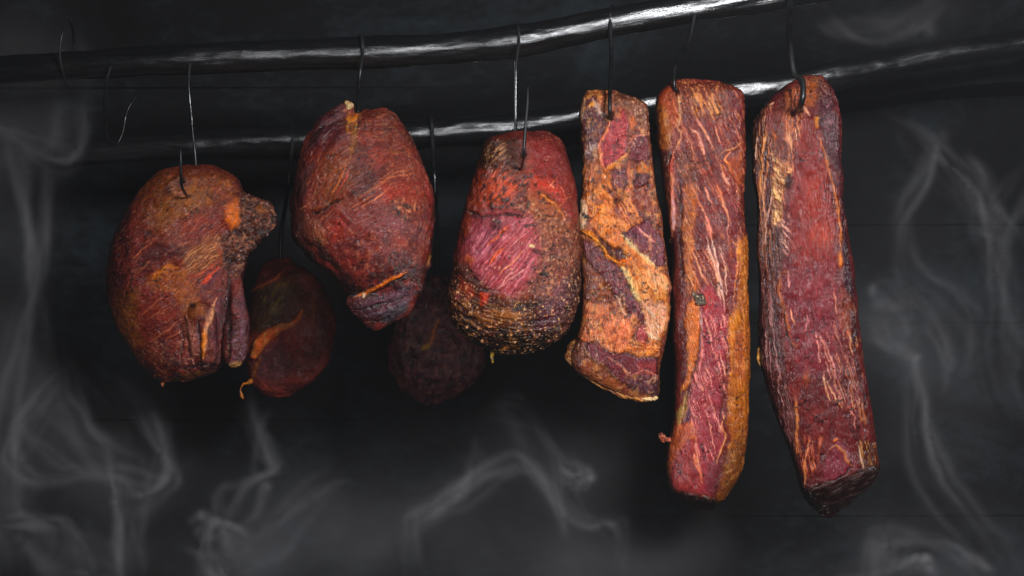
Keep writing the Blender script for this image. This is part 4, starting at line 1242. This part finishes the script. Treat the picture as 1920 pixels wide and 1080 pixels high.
s.streaks('3c1c22', 76, 60, 5, 0.15, 0.35, 0.6, -1.3, mask=s.region([(1570, 560), (1618, 600), (1640, 860), (1590, 860)], 14))
# lower part
s.line([(1492, 740), (1495, 790), (1492, 850)], 4, 'b88a50', 0.75, 1.2, jag=0.5)
s.streaks('c88458', 84, 50, 3.2, 0.0, 0.35, 0.8, 1.0, mask=s.region([(1485, 815), (1540, 820), (1535, 880), (1505, 900), (1492, 850)], 14))
s.line([(1518, 825), (1510, 870), (1506, 915)], 2.5, 'd09a68', 0.8, 1.2)
s.poly([(1560, 840), (1570, 825), (1590, 845), (1602, 872), (1575, 895), (1545, 905), (1548, 870)], '8c4258', 12, 0.85, 1.6)
s.line([(1556, 842), (1566, 838), (1580, 848), (1596, 876)], 4, '9c7038', 0.85, 1.6, jag=0.4)
s.line([(1562, 828), (1572, 822)], 3.5, 'd08850', 0.9, 1.0)
s.line([(1600, 872), (1582, 888), (1556, 902)], 3, '24120f', 0.85, -1.6)
s.poly([(1608, 820), (1640, 830), (1650, 880), (1625, 900), (1610, 870)], '4a3018', 10, 0.85, tex=0.3)
s.line([(1610, 835), (1614, 855), (1620, 880)], 2.2, 'd0c0a8', 0.8, 0.9)
s.streaks('b08a50', 76, 26, 3, 0.1, 0.3, 0.8, 1.0, mask=s.region([(1612, 825), (1644, 830), (1650, 890), (1620, 900)], 8))
# the cut end, its downward-facing shade painted into the colour
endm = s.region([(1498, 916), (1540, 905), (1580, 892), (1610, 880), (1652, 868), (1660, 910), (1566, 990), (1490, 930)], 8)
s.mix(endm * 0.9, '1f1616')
s.streaks('5e5250', -24, 26, 3, 0.12, 0.3, 0.7, 1.2, mask=endm)
s.noise('9aa09a', 4, 0.42, 0.2, 0.7, mask=s.region([(1496, 908), (1512, 905), (1570, 965), (1560, 980), (1500, 935)], 6), h=1.0)
s.line([(1560, 925), (1590, 905), (1620, 895)], 2.0, '7c7c7c', 0.6, 0.8, jag=0.8)
s.mix(sstep(s.n[:, 1], -0.55, 0.0) * 0.7, '241518')  # soot on the narrow sides, deepened with painted shade
s.pepper(0.2)
top = at(1503, 160, 1.2)
s.puncture(1501, 202, 5)
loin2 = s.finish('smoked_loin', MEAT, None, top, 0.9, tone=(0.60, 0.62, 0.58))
tag(loin2, 'rightmost pork loin with a bare red muscle strip and dark slanted bottom', 'pork loin', 'long smoked loins hanging on the right')
lump('fat_lump', loin2, [(1425, 655, 4, 4), (1424, 672, 5, 4), (1427, 684, 3, 4)], Y, ['c09850', '8a6428', 'e0c080'], top, 15, 0.0006, h=0.6)

# ---- back hams -------------------------------------------------------------------------------
Y = 1.46
rows = [(486, 516, 540, .5), (496, 500, 566, .7), (515, 488, 592), (540, 476, 606), (570, 468, 618), (600, 463, 625), (650, 460, 624), (690, 465, 612), (715, 474, 592), (732, 488, 566, .9), (742, 505, 545, .7)]
s = Surf([loft(rows, Y, 0.8, 2.3)], Y, 0.0013, 71, 5, big=6.0)
s.fill('7a3c34')
s.noise('5a3432', 40, -0.1, 0.5, 0.7)
s.setflow(-50, 0.001, (540, 600))
s.poly([(480, 540), (520, 515), (570, 530), (580, 590), (540, 600), (500, 625), (470, 620)], '4a4020', 16, 0.85, tex=0.4)
s.streaks('9c8c3c', -60, 30, 4, 0.05, 0.35, 0.7, 1.0, mask=s.region([(480, 540), (545, 525), (540, 570), (490, 600)], 20))
s.line([(440, 560), (480, 540), (515, 522), (532, 508), (528, 500)], 4, 'd0784a', 0.9, 2.0, jag=0.5)
s.poly([(540, 560), (580, 560), (578, 595), (550, 606), (525, 600)], '6a3a26', 14, 0.7)
s.line([(585, 545), (592, 580), (585, 620)], 7, '7a5a24', 0.6, 1.2)
s.poly([(530, 625), (565, 612), (580, 650), (560, 680), (530, 660)], '8a4038', 22, 0.8, 1.0)
s.poly([(480, 665), (530, 640), (555, 690), (520, 725), (480, 710)], '463840', 30, 0.7)
s.line([(470, 720), (480, 690), (488, 665)], 4, '8a5a2a', 0.8, 1.0)
s.line([(600, 560), (610, 620), (590, 690)], 10, '5a2a34', 0.6)
s.pepper(0.8, light='9a8a78')
top = at(528, 500, Y)
s.mix(sstep(s.n[:, 1], -0.45, 0.15) * 0.6, '22161a')  # shade of the turned-away sides painted in with the crust
hamA = s.finish('smoked_ham', MEAT, None, top, 1.2)
tag(hamA, 'small smoked ham behind, with a glowing orange fat seam, between the two leftmost front hams', 'ham', 'small smoked hams hanging in the back row')
sm = Surf([chain([(487, 664, 7, -52), (500, 640, 11, -66), (518, 624, 11, -70), (540, 612, 8, -74), (560, 606, 6, -74), (572, 596, 5, -72), (578, 580, 3, -70)], Y)], Y, 0.0010, 73, 3, 0.6)
sm.fill('d07838'); sm.noise('f0a868', 8, 0.0, 0.4, 0.8); sm.noise('a8481c', 12, 0.15, 0.3, 0.6, h=-0.4); sm.setflow(-40)
sm.finish('fat_seam', MEAT, hamA, top, 1.2)
lump('fat_drip', hamA, [(478, 712, 5, -40), (472, 716, 2.4, -40), (465, 716, 2.0, -40), (459, 726, 1.3, -40), (461, 738, 3.0, -40), (464, 743, 2.4, -40)], Y, ['a06c20', '7a4a14', 'c89030'], top, 25, 0.0008, h=0.4)

rows = [(520, 808, 840, .5), (545, 790, 865, .7), (570, 768, 885), (600, 750, 900), (640, 738, 908), (680, 735, 906), (705, 741, 895), (725, 752, 876), (742, 770, 850, .9), (754, 790, 826, .7)]
s = Surf([loft(rows, Y, 0.8, 2.3), chain([(790, 680, 44, -28), (806, 706, 40, -34), (838, 690, 34, -34)], Y)], Y, 0.0013, 83, 22, big=8.0)
s.fill('644048')
s.noise('7c5260', 30, 0.0, 0.5, 0.6)
s.noise('5c4a2a', 20, 0.15, 0.3, 0.5, mask=s.region([(735, 620), (780, 620), (770, 720), (735, 710)], 20), h=0.8)
s.setflow(-60, 0.0, (800, 640))
s.line([(822, 598), (815, 620), (808, 640), (800, 650)], 5, 'c8863c', 0.95, 2.6, jag=0.3)
s.blob(795, 652, 10, 5, -20, 'a89030', 0.85, 1.5)
s.line([(772, 656), (768, 700), (776, 728)], 3, '20161a', 0.8, -2)
s.noise('2c1c20', 14, 0.0, 0.4, 0.7, h=-1.2)
s.noise('8a6a60', 8, 0.2, 0.3, 0.6, h=1.2)
s.pepper(0.8, light='8a8088')
top = at(818, 530, Y)
s.mix(sstep(s.n[:, 1], -0.45, 0.15) * 0.6, '22161a')  # crust and painted shade where the sides turn away
hamB = s.finish('smoked_ham', MEAT, None, top, 1.2)
tag(hamB, 'dark purple smoked ham in shadow behind, low between the middle front hams', 'ham', 'small smoked hams hanging in the back row')
# ------------------------------------------------------------------ hooks (each bent from one wire)


def hook(pts, rad, label, group, Yl=None, seg=14):
    """pts: (px, py, Y)"""
    W = [at(*p) for p in pts]
    s = spline(W, 10)
    n = len(s)
    t = np.linspace(0, 1, n)
    r = rad * np.clip(np.minimum((1 - t) * 14, t * 30 + 0.6), 0.25, 1)
    o0 = s[0].copy()
    me = tube(s - o0, r, seg=seg, name='meat_hook')
    me.materials.append(WIRE)
    o = new_obj('meat_hook', me, None, tuple(o0))
    tag(o, label, 'hook', group)
    return o


def over(px, spec, Y, side=1, rpx=30):
    """points of the loop over a pole, from its far end at the back over the top to the front"""
    cy = rod_at(spec, px)
    s = Y / F
    out = []
    for a in (200, 160, 120, 90, 60, 30, 0):
        out.append((px + side * 4 * math.cos(R(a)), cy - math.sin(R(a)) * rpx, Y - math.cos(R(a)) * rpx * s))
    return out


G1, G2 = 'black wire hooks over the front pole', 'black wire hooks over the rear pole'
f1 = ROD1_Y
# ham 1
hook(over(352, ROD1, f1) + [(354, 160, 1.19), (360, 230, 1.192), (367, 305, 1.196), (366, 345, 1.19), (355, 368, 1.155), (343, 355, 1.135), (340, 335, 1.128), (339, 300, 1.124), (339, 279, 1.122)], 0.0013,
     'thin black wire hook in the top of the leftmost large ham, its point standing free', G1)
# ham 2
hook(over(676, ROD1, f1) + [(676, 130, 1.186), (672, 165, 1.19), (671, 192, 1.195), (672, 230, 1.2), (680, 250, 1.2), (690, 235, 1.2)], 0.0017,
     'black wire hook above the ham with the dark gash', G1)
# ham 3: long hook
hook(over(969, ROD1, f1) + [(968, 120, 1.187), (967, 180, 1.187), (967, 245, 1.187), (968, 300, 1.18), (975, 320, 1.16), (981, 300, 1.128), (982, 284, 1.122), (985, 240, 1.120), (989, 190, 1.118), (990, 163, 1.117)], 0.0014,
     'long wire hook in the top of the broad magenta-faced ham, its bright point standing free', G1)
hook([(965, 112, 1.179), (965, 150, 1.180), (965, 200, 1.182), (966, 250, 1.186), (967, 300, 1.19)], 0.0010,
     'thin straight wire beside the long hook of the broad ham', G1)
# bacon
hook(over(1148, ROD1, f1, -1) + [(1146, 110, 1.185), (1144, 160, 1.176), (1143, 195, 1.168), (1144, 212, 1.170), (1148, 225, 1.19), (1152, 215, 1.21)], 0.0019,
     'black wire hook stuck into the top of the bacon slab', G1)
# loin 1
hook(over(1300, ROD1, f1) + [(1292, 75, 1.19), (1276, 100, 1.185), (1265, 130, 1.18), (1264, 155, 1.175), (1266, 172, 1.18), (1274, 186, 1.2), (1282, 176, 1.22)], 0.0018,
     'bent black hook in the top left corner of the loin beside the bacon slab', G1)
# loin 2
hook(over(1478, ROD1, f1) + [(1480, 60, 1.17), (1484, 110, 1.155), (1490, 140, 1.15), (1503, 150, 1.142), (1506, 172, 1.136), (1503, 192, 1.138), (1498, 205, 1.155), (1495, 200, 1.18)], 0.0026,
     'thick black hook in the top of the rightmost loin', G1)
# rear hooks
hook(over(544, ROD2, ROD2_Y, 1, 28) + [(543, 320, 1.435), (536, 380, 1.44), (527, 440, 1.45), (526, 495, 1.455), (530, 520, 1.46), (538, 510, 1.47)], 0.0024,
     'black hook holding the small rear ham with the orange seam', G2)
hook(over(806, ROD2, ROD2_Y, 1, 28) + [(814, 320, 1.435), (818, 400, 1.44), (820, 480, 1.45), (820, 530, 1.455), (826, 550, 1.46), (832, 540, 1.47)], 0.0024,
     'black hook holding the dark purple rear ham in shadow', G2)
# empty hooks at the far left
hook([(138, 150, 1.245), (139, 110, 1.245), (138, 72, 1.238), (134, 48, 1.222), (126, 42, 1.198), (117, 62, 1.185), (112, 97, 1.187), (116, 130, 1.196), (124, 156, 1.212), (130, 166, 1.228)], 0.0011,
     'empty black hook at the far left end of the front pole', 'empty hooks on the left')
hook(over(204, ROD1, f1) + [(198, 160, 1.185), (197, 215, 1.18), (201, 256, 1.178), (215, 274, 1.178), (229, 252, 1.178), (237, 214, 1.178), (246, 194, 1.178), (258, 177, 1.178)], 0.0012,
     'empty black hook with an outward bent point, next right of the farthest left hook', 'empty hooks on the left')
# ------------------------------------------------------------------ smoke: one volume of rising, folding sheets
SY = 1.36            # the smoke drifts between the front meats and the back row
random.seed(12)
WISPS = [
    # path, side direction (px), sheet width px, strength, y wobble
    ([(118, 660), (130, 710), (165, 760), (205, 810), (232, 850), (242, 900), (245, 960), (252, 1030), (250, 1100)], (-1, .25), 80, 1.0),
    ([(205, 690), (250, 745), (292, 790), (325, 830), (336, 870), (318, 905), (275, 928), (240, 915)], (-1, .1), 34, .75),
    ([(122, 690), (78, 740), (50, 800), (46, 855), (66, 900), (105, 908), (165, 905), (235, 932), (300, 930)], (.8, -.5), 70, .8),
    ([(78, 240), (68, 400), (62, 520), (42, 640), (12, 740), (6, 860), (34, 980), (40, 1100)], (-1, 0), 60, .8),
    ([(-30, 235), (30, 268), (75, 292), (115, 298), (145, 275), (162, 215), (165, 140), (150, 70)], (-.5, -.8), 60, .42),
    ([(-20, 985), (60, 980), (130, 1000), (175, 1045), (190, 1100)], (.1, 1), 80, .8),
    ([(100, 560), (90, 700), (30, 860), (25, 1000)], (-1, 0), 60, .35),
    ([(470, 735), (490, 800), (508, 850), (512, 884), (472, 902), (446, 940), (430, 985), (396, 1010)], (-.3, .4), 18, .7),
    ([(374, 975), (380, 1012), (400, 1050), (412, 1100)], (1, .1), 40, .9),
    ([(374, 975), (400, 962), (430, 976), (448, 1010), (452, 1060)], (-.8, .4), 34, .8),
    ([(886, 845), (880, 890), (850, 935), (805, 972), (776, 992), (772, 1100)], (-1, -.2), 34, .7),
    ([(776, 990), (815, 972), (870, 930), (940, 897), (985, 890), (1025, 920), (1050, 965), (1060, 1010)], (.2, -1), 46, .85),
    ([(925, 765), (975, 768), (1010, 812), (1042, 860), (1070, 930), (1105, 965), (1150, 972), (1168, 1030), (1165, 1100)], (-.9, .3), 50, .5),
    ([(1050, 838), (1068, 868), (1106, 880), (1100, 915), (1078, 932)], (-.4, .8), 26, .85),
    ([(1770, 240), (1735, 330), (1702, 420), (1718, 530), (1772, 600), (1796, 680), (1768, 750)], (-1, .1), 30, .6),
    ([(1640, 590), (1665, 640), (1705, 662), (1722, 740), (1742, 860), (1800, 960), (1870, 1070)], (.9, -.3), 34, .8),
    ([(1700, 215), (1762, 300), (1822, 410), (1840, 560), (1862, 700), (1930, 820)], (1, -.1), 44, .5),
    ([(1790, 290), (1850, 390), (1930, 450)], (.3, -1), 30, .5),
    ([(1620, 560), (1650, 545), (1690, 560), (1700, 610), (1670, 640)], (.2, .9), 40, .45),
    ([(1648, 1100), (1655, 1020), (1690, 994), (1745, 1000), (1800, 1030), (1860, 1070)], (.3, 1), 50, .9),
    ([(1560, 1080), (1640, 1040), (1720, 1040), (1790, 1080)], (0, 1), 40, .8),
    ([(1930, 300), (1880, 430), (1900, 600), (1930, 700)], (1, 0), 40, .4),
    ([(1510, -20), (1570, 40), (1660, 66), (1730, 50), (1770, -10)], (0, -1), 60, .4),
    ([(640, 900), (560, 950), (500, 1000), (430, 1080)], (.5, .8), 60, .4),
]
rs = random.Random(5)
for (path, side, width, st) in list(WISPS):      # thinner strands that keep each main one company
    for k in range(2):
        dx, dy = rs.uniform(-34, 34), rs.uniform(-26, 26)
        n_ = len(path)
        WISPS.append(([(x + dx * (0.3 + 0.7 * math.sin(1 + i * 1.3 + k)), y + dy + 10 * math.sin(i * 2.1 + k * 3)) for i, (x, y) in enumerate(path)], (side[0] * (1 - 2 * (k % 2)), side[1]), width * 0.5, st * 0.42))
pv, ps = [], []
sc_ = SY / F
for wi, (path, side, width, st) in enumerate(WISPS):
    s = spline([(*p, 0) for p in path], 20)
    d = np.array(side, float); d /= np.linalg.norm(d)
    n = len(s)
    for i in range(n):
        t = i / (n - 1)
        fade = min(1, t * 5, (1 - t) * 5)
        w = 1.3 * width * (0.6 + 0.4 * math.sin(3.1 * t * 2 + wi))
        m = max(6, int(w / 2.4))
        for k in range(m):
            q = k / m
            px = s[i, 0] + d[0] * w * q
            py = s[i, 1] + d[1] * w * q
            yy = SY + 0.035 * math.sin(t * 5 + wi * 1.7) + 0.018 * math.sin(q * 4 + t * 6 + wi)
            pv.append(((px - 960) * SY / F, yy, CAM_Z - (py - 540) * SY / F))
            ps.append((1.3 if px < 750 else 1.0) * st * fade * min(1.0, 0.5 + q * 5) * (1 - q) ** 0.6 * (0.26 + 0.9 * max(0.0, 0.5 + 0.5 * math.cos(q * (11 + 2 * math.sin(wi)) + 1.6 * math.sin(t * 4 + wi))) ** 2.2) * (0.7 + 0.3 * math.sin(t * 9 + wi * 2.3)))
me = bpy.data.meshes.new('smoke')
me.from_pydata(pv, [], [])
fa = me.attributes.new('strength', 'FLOAT', 'POINT')
fa.data.foreach_set('value', np.array(ps, dtype=np.float32))
smoke = new_obj('smoke', me)
tag(smoke, 'grey wisps of wood smoke curling up below and beside the hanging meat', 'smoke', kind='stuff')

g = bpy.data.node_groups.new('smoke_density', 'GeometryNodeTree')
g.interface.new_socket('Geometry', in_out='INPUT', socket_type='NodeSocketGeometry')
g.interface.new_socket('Geometry', in_out='OUTPUT', socket_type='NodeSocketGeometry')
nn_, ll_ = g.nodes, g.links
gi, go = nn_.new('NodeGroupInput'), nn_.new('NodeGroupOutput')


def M(op, a, b=None, clamp=False):
    x = nn_.new('ShaderNodeMath'); x.operation = op; x.use_clamp = clamp
    for i, v in enumerate((a, b)):
        if v is None: continue
        if isinstance(v, (int, float)): x.inputs[i].default_value = v
        else: ll_.new(v, x.inputs[i])
    return x.outputs[0]


def VM(op, a, b=None, scale=None):
    x = nn_.new('ShaderNodeVectorMath'); x.operation = op
    for i, v in enumerate((a, b)):
        if v is None: continue
        if isinstance(v, tuple): x.inputs[i].default_value = v
        else: ll_.new(v, x.inputs[i])
    if scale is not None: x.inputs['Scale'].default_value = scale
    return x


pos = nn_.new('GeometryNodeInputPosition').outputs[0]
nz = nn_.new('ShaderNodeTexNoise'); nz.inputs['Scale'].default_value = 9.0; nz.inputs['Detail'].default_value = 3.0
ll_.new(pos, nz.inputs['Vector'])
off = VM('SUBTRACT', nz.outputs['Color'], (0.5, 0.5, 0.5))
off = VM('SCALE', off.outputs[0], scale=0.022)
nf = nn_.new('ShaderNodeTexNoise'); nf.inputs['Scale'].default_value = 26.0; nf.inputs['Detail'].default_value = 1.0
ll_.new(pos, nf.inputs['Vector'])
off2 = VM('SCALE', VM('SUBTRACT', nf.outputs['Color'], (0.5, 0.5, 0.5)).outputs[0], scale=0.009)
wp = VM('ADD', VM('ADD', pos, off.outputs[0]).outputs[0], off2.outputs[0]).outputs[0]
sn = nn_.new('GeometryNodeSampleNearest'); sn.domain = 'POINT'
ll_.new(gi.outputs[0], sn.inputs['Geometry']); ll_.new(wp, sn.inputs['Sample Position'])
at1 = nn_.new('GeometryNodeInputNamedAttribute'); at1.data_type = 'FLOAT'; at1.inputs['Name'].default_value = 'strength'
s1 = nn_.new('GeometryNodeSampleIndex'); s1.data_type = 'FLOAT'; s1.domain = 'POINT'
ll_.new(gi.outputs[0], s1.inputs['Geometry']); ll_.new(at1.outputs[0], s1.inputs['Value']); ll_.new(sn.outputs[0], s1.inputs['Index'])
s2 = nn_.new('GeometryNodeSampleIndex'); s2.data_type = 'FLOAT_VECTOR'; s2.domain = 'POINT'
p2 = nn_.new('GeometryNodeInputPosition').outputs[0]
ll_.new(gi.outputs[0], s2.inputs['Geometry']); ll_.new(p2, s2.inputs['Value']); ll_.new(sn.outputs[0], s2.inputs['Index'])
dist = VM('DISTANCE', wp, s2.outputs[0]).outputs['Value']
e = M('DIVIDE', dist, 0.0041)
e = M('MULTIPLY', M('MULTIPLY', e, e), -1.0)
den = M('MULTIPLY', M('EXPONENT', e), M('MULTIPLY', s1.outputs[0], 42.0))
# broad soft clouds of smoke
n2 = nn_.new('ShaderNodeTexNoise'); n2.inputs['Scale'].default_value = 7.0; n2.inputs['Detail'].default_value = 5.0
n2.inputs['Distortion'].default_value = 1.2
ll_.new(pos, n2.inputs['Vector'])
cl = M('MULTIPLY', M('MAXIMUM', M('SUBTRACT', n2.outputs[0], 0.34), 0.0), 3.2)
for (px, py, rx, ry, a) in [(140, 1010, 240, 130, 1.2), (600, 1010, 170, 130, .9), (1170, 1060, 220, 70, 1.1), (1740, 690, 150, 220, .55), (1800, 1070, 220, 90, 1.7), (20, 520, 80, 420, .9),
                            (920, 980, 320, 130, .6), (1650, 610, 60, 70, .8), (1660, 20, 130, 60, .6), (100, 820, 110, 130, .9), (1040, 860, 150, 90, .6), (60, 180, 110, 110, .5), (420, 1040, 140, 60, .9)]:
    x, y, zz = at(px, py, SY)
    dv = VM('SUBTRACT', pos, (x, y, zz)).outputs[0]
    dv = VM('DIVIDE', dv, (rx * sc_, 0.09, ry * sc_))
    ln = VM('LENGTH', dv.outputs[0]).outputs['Value']
    gsn = M('EXPONENT', M('MULTIPLY', M('MULTIPLY', ln, ln), -1.1))
    den = M('ADD', den, M('MULTIPLY', M('MULTIPLY', gsn, cl), a * 2.2))
vc = nn_.new('GeometryNodeVolumeCube')
ll_.new(den, vc.inputs['Density'])
lo = (-0.60, SY - 0.085, 1.15); hi = (0.60, SY + 0.085, 1.83)
vc.inputs['Min'].default_value = lo
vc.inputs['Max'].default_value = hi
vx = 0.0025
for k, nm in enumerate(('Resolution X', 'Resolution Y', 'Resolution Z')):
    vc.inputs[nm].default_value = int((hi[k] - lo[k]) / vx)
ms = nn_.new('GeometryNodeSetMaterial')
ll_.new(vc.outputs[0], ms.inputs['Geometry'])
SMK = bpy.data.materials.new('wood_smoke')
SMK.use_nodes = True
t_ = SMK.node_tree
t_.nodes.remove(t_.nodes['Principled BSDF'])
pvn = t_.nodes.new('ShaderNodeVolumePrincipled')
pvn.inputs['Color'].default_value = (0.88, 0.85, 0.88, 1)
pvn.inputs['Density'].default_value = 1.0
t_.links.new(pvn.outputs[0], t_.nodes['Material Output'].inputs['Volume'])
ms.inputs['Material'].default_value = SMK
ll_.new(ms.outputs[0], go.inputs[0])
md = smoke.modifiers.new('smoke_density', 'NODES')
md.node_group = g

# ------------------------------------------------------------------ haze: even volume added to lift the blacks
hz = box_mesh('haze', -1.8, 1.8, -0.4, WALL_Y - 0.01, 0.3, 2.2, 0.001)
HM = bpy.data.materials.new('thin_haze'); HM.use_nodes = True
t_ = HM.node_tree
t_.nodes.remove(t_.nodes['Principled BSDF'])
pvn = t_.nodes.new('ShaderNodeVolumePrincipled')
pvn.inputs['Color'].default_value = (0.86, 0.87, 0.90, 1)
pvn.inputs['Density'].default_value = 0.0065
t_.links.new(pvn.outputs[0], t_.nodes['Material Output'].inputs['Volume'])
hz.materials.append(HM)
haze = new_obj('haze', hz)
tag(haze, 'thin grey haze added through the smokehouse to lift the blacks', 'haze', kind='stuff')
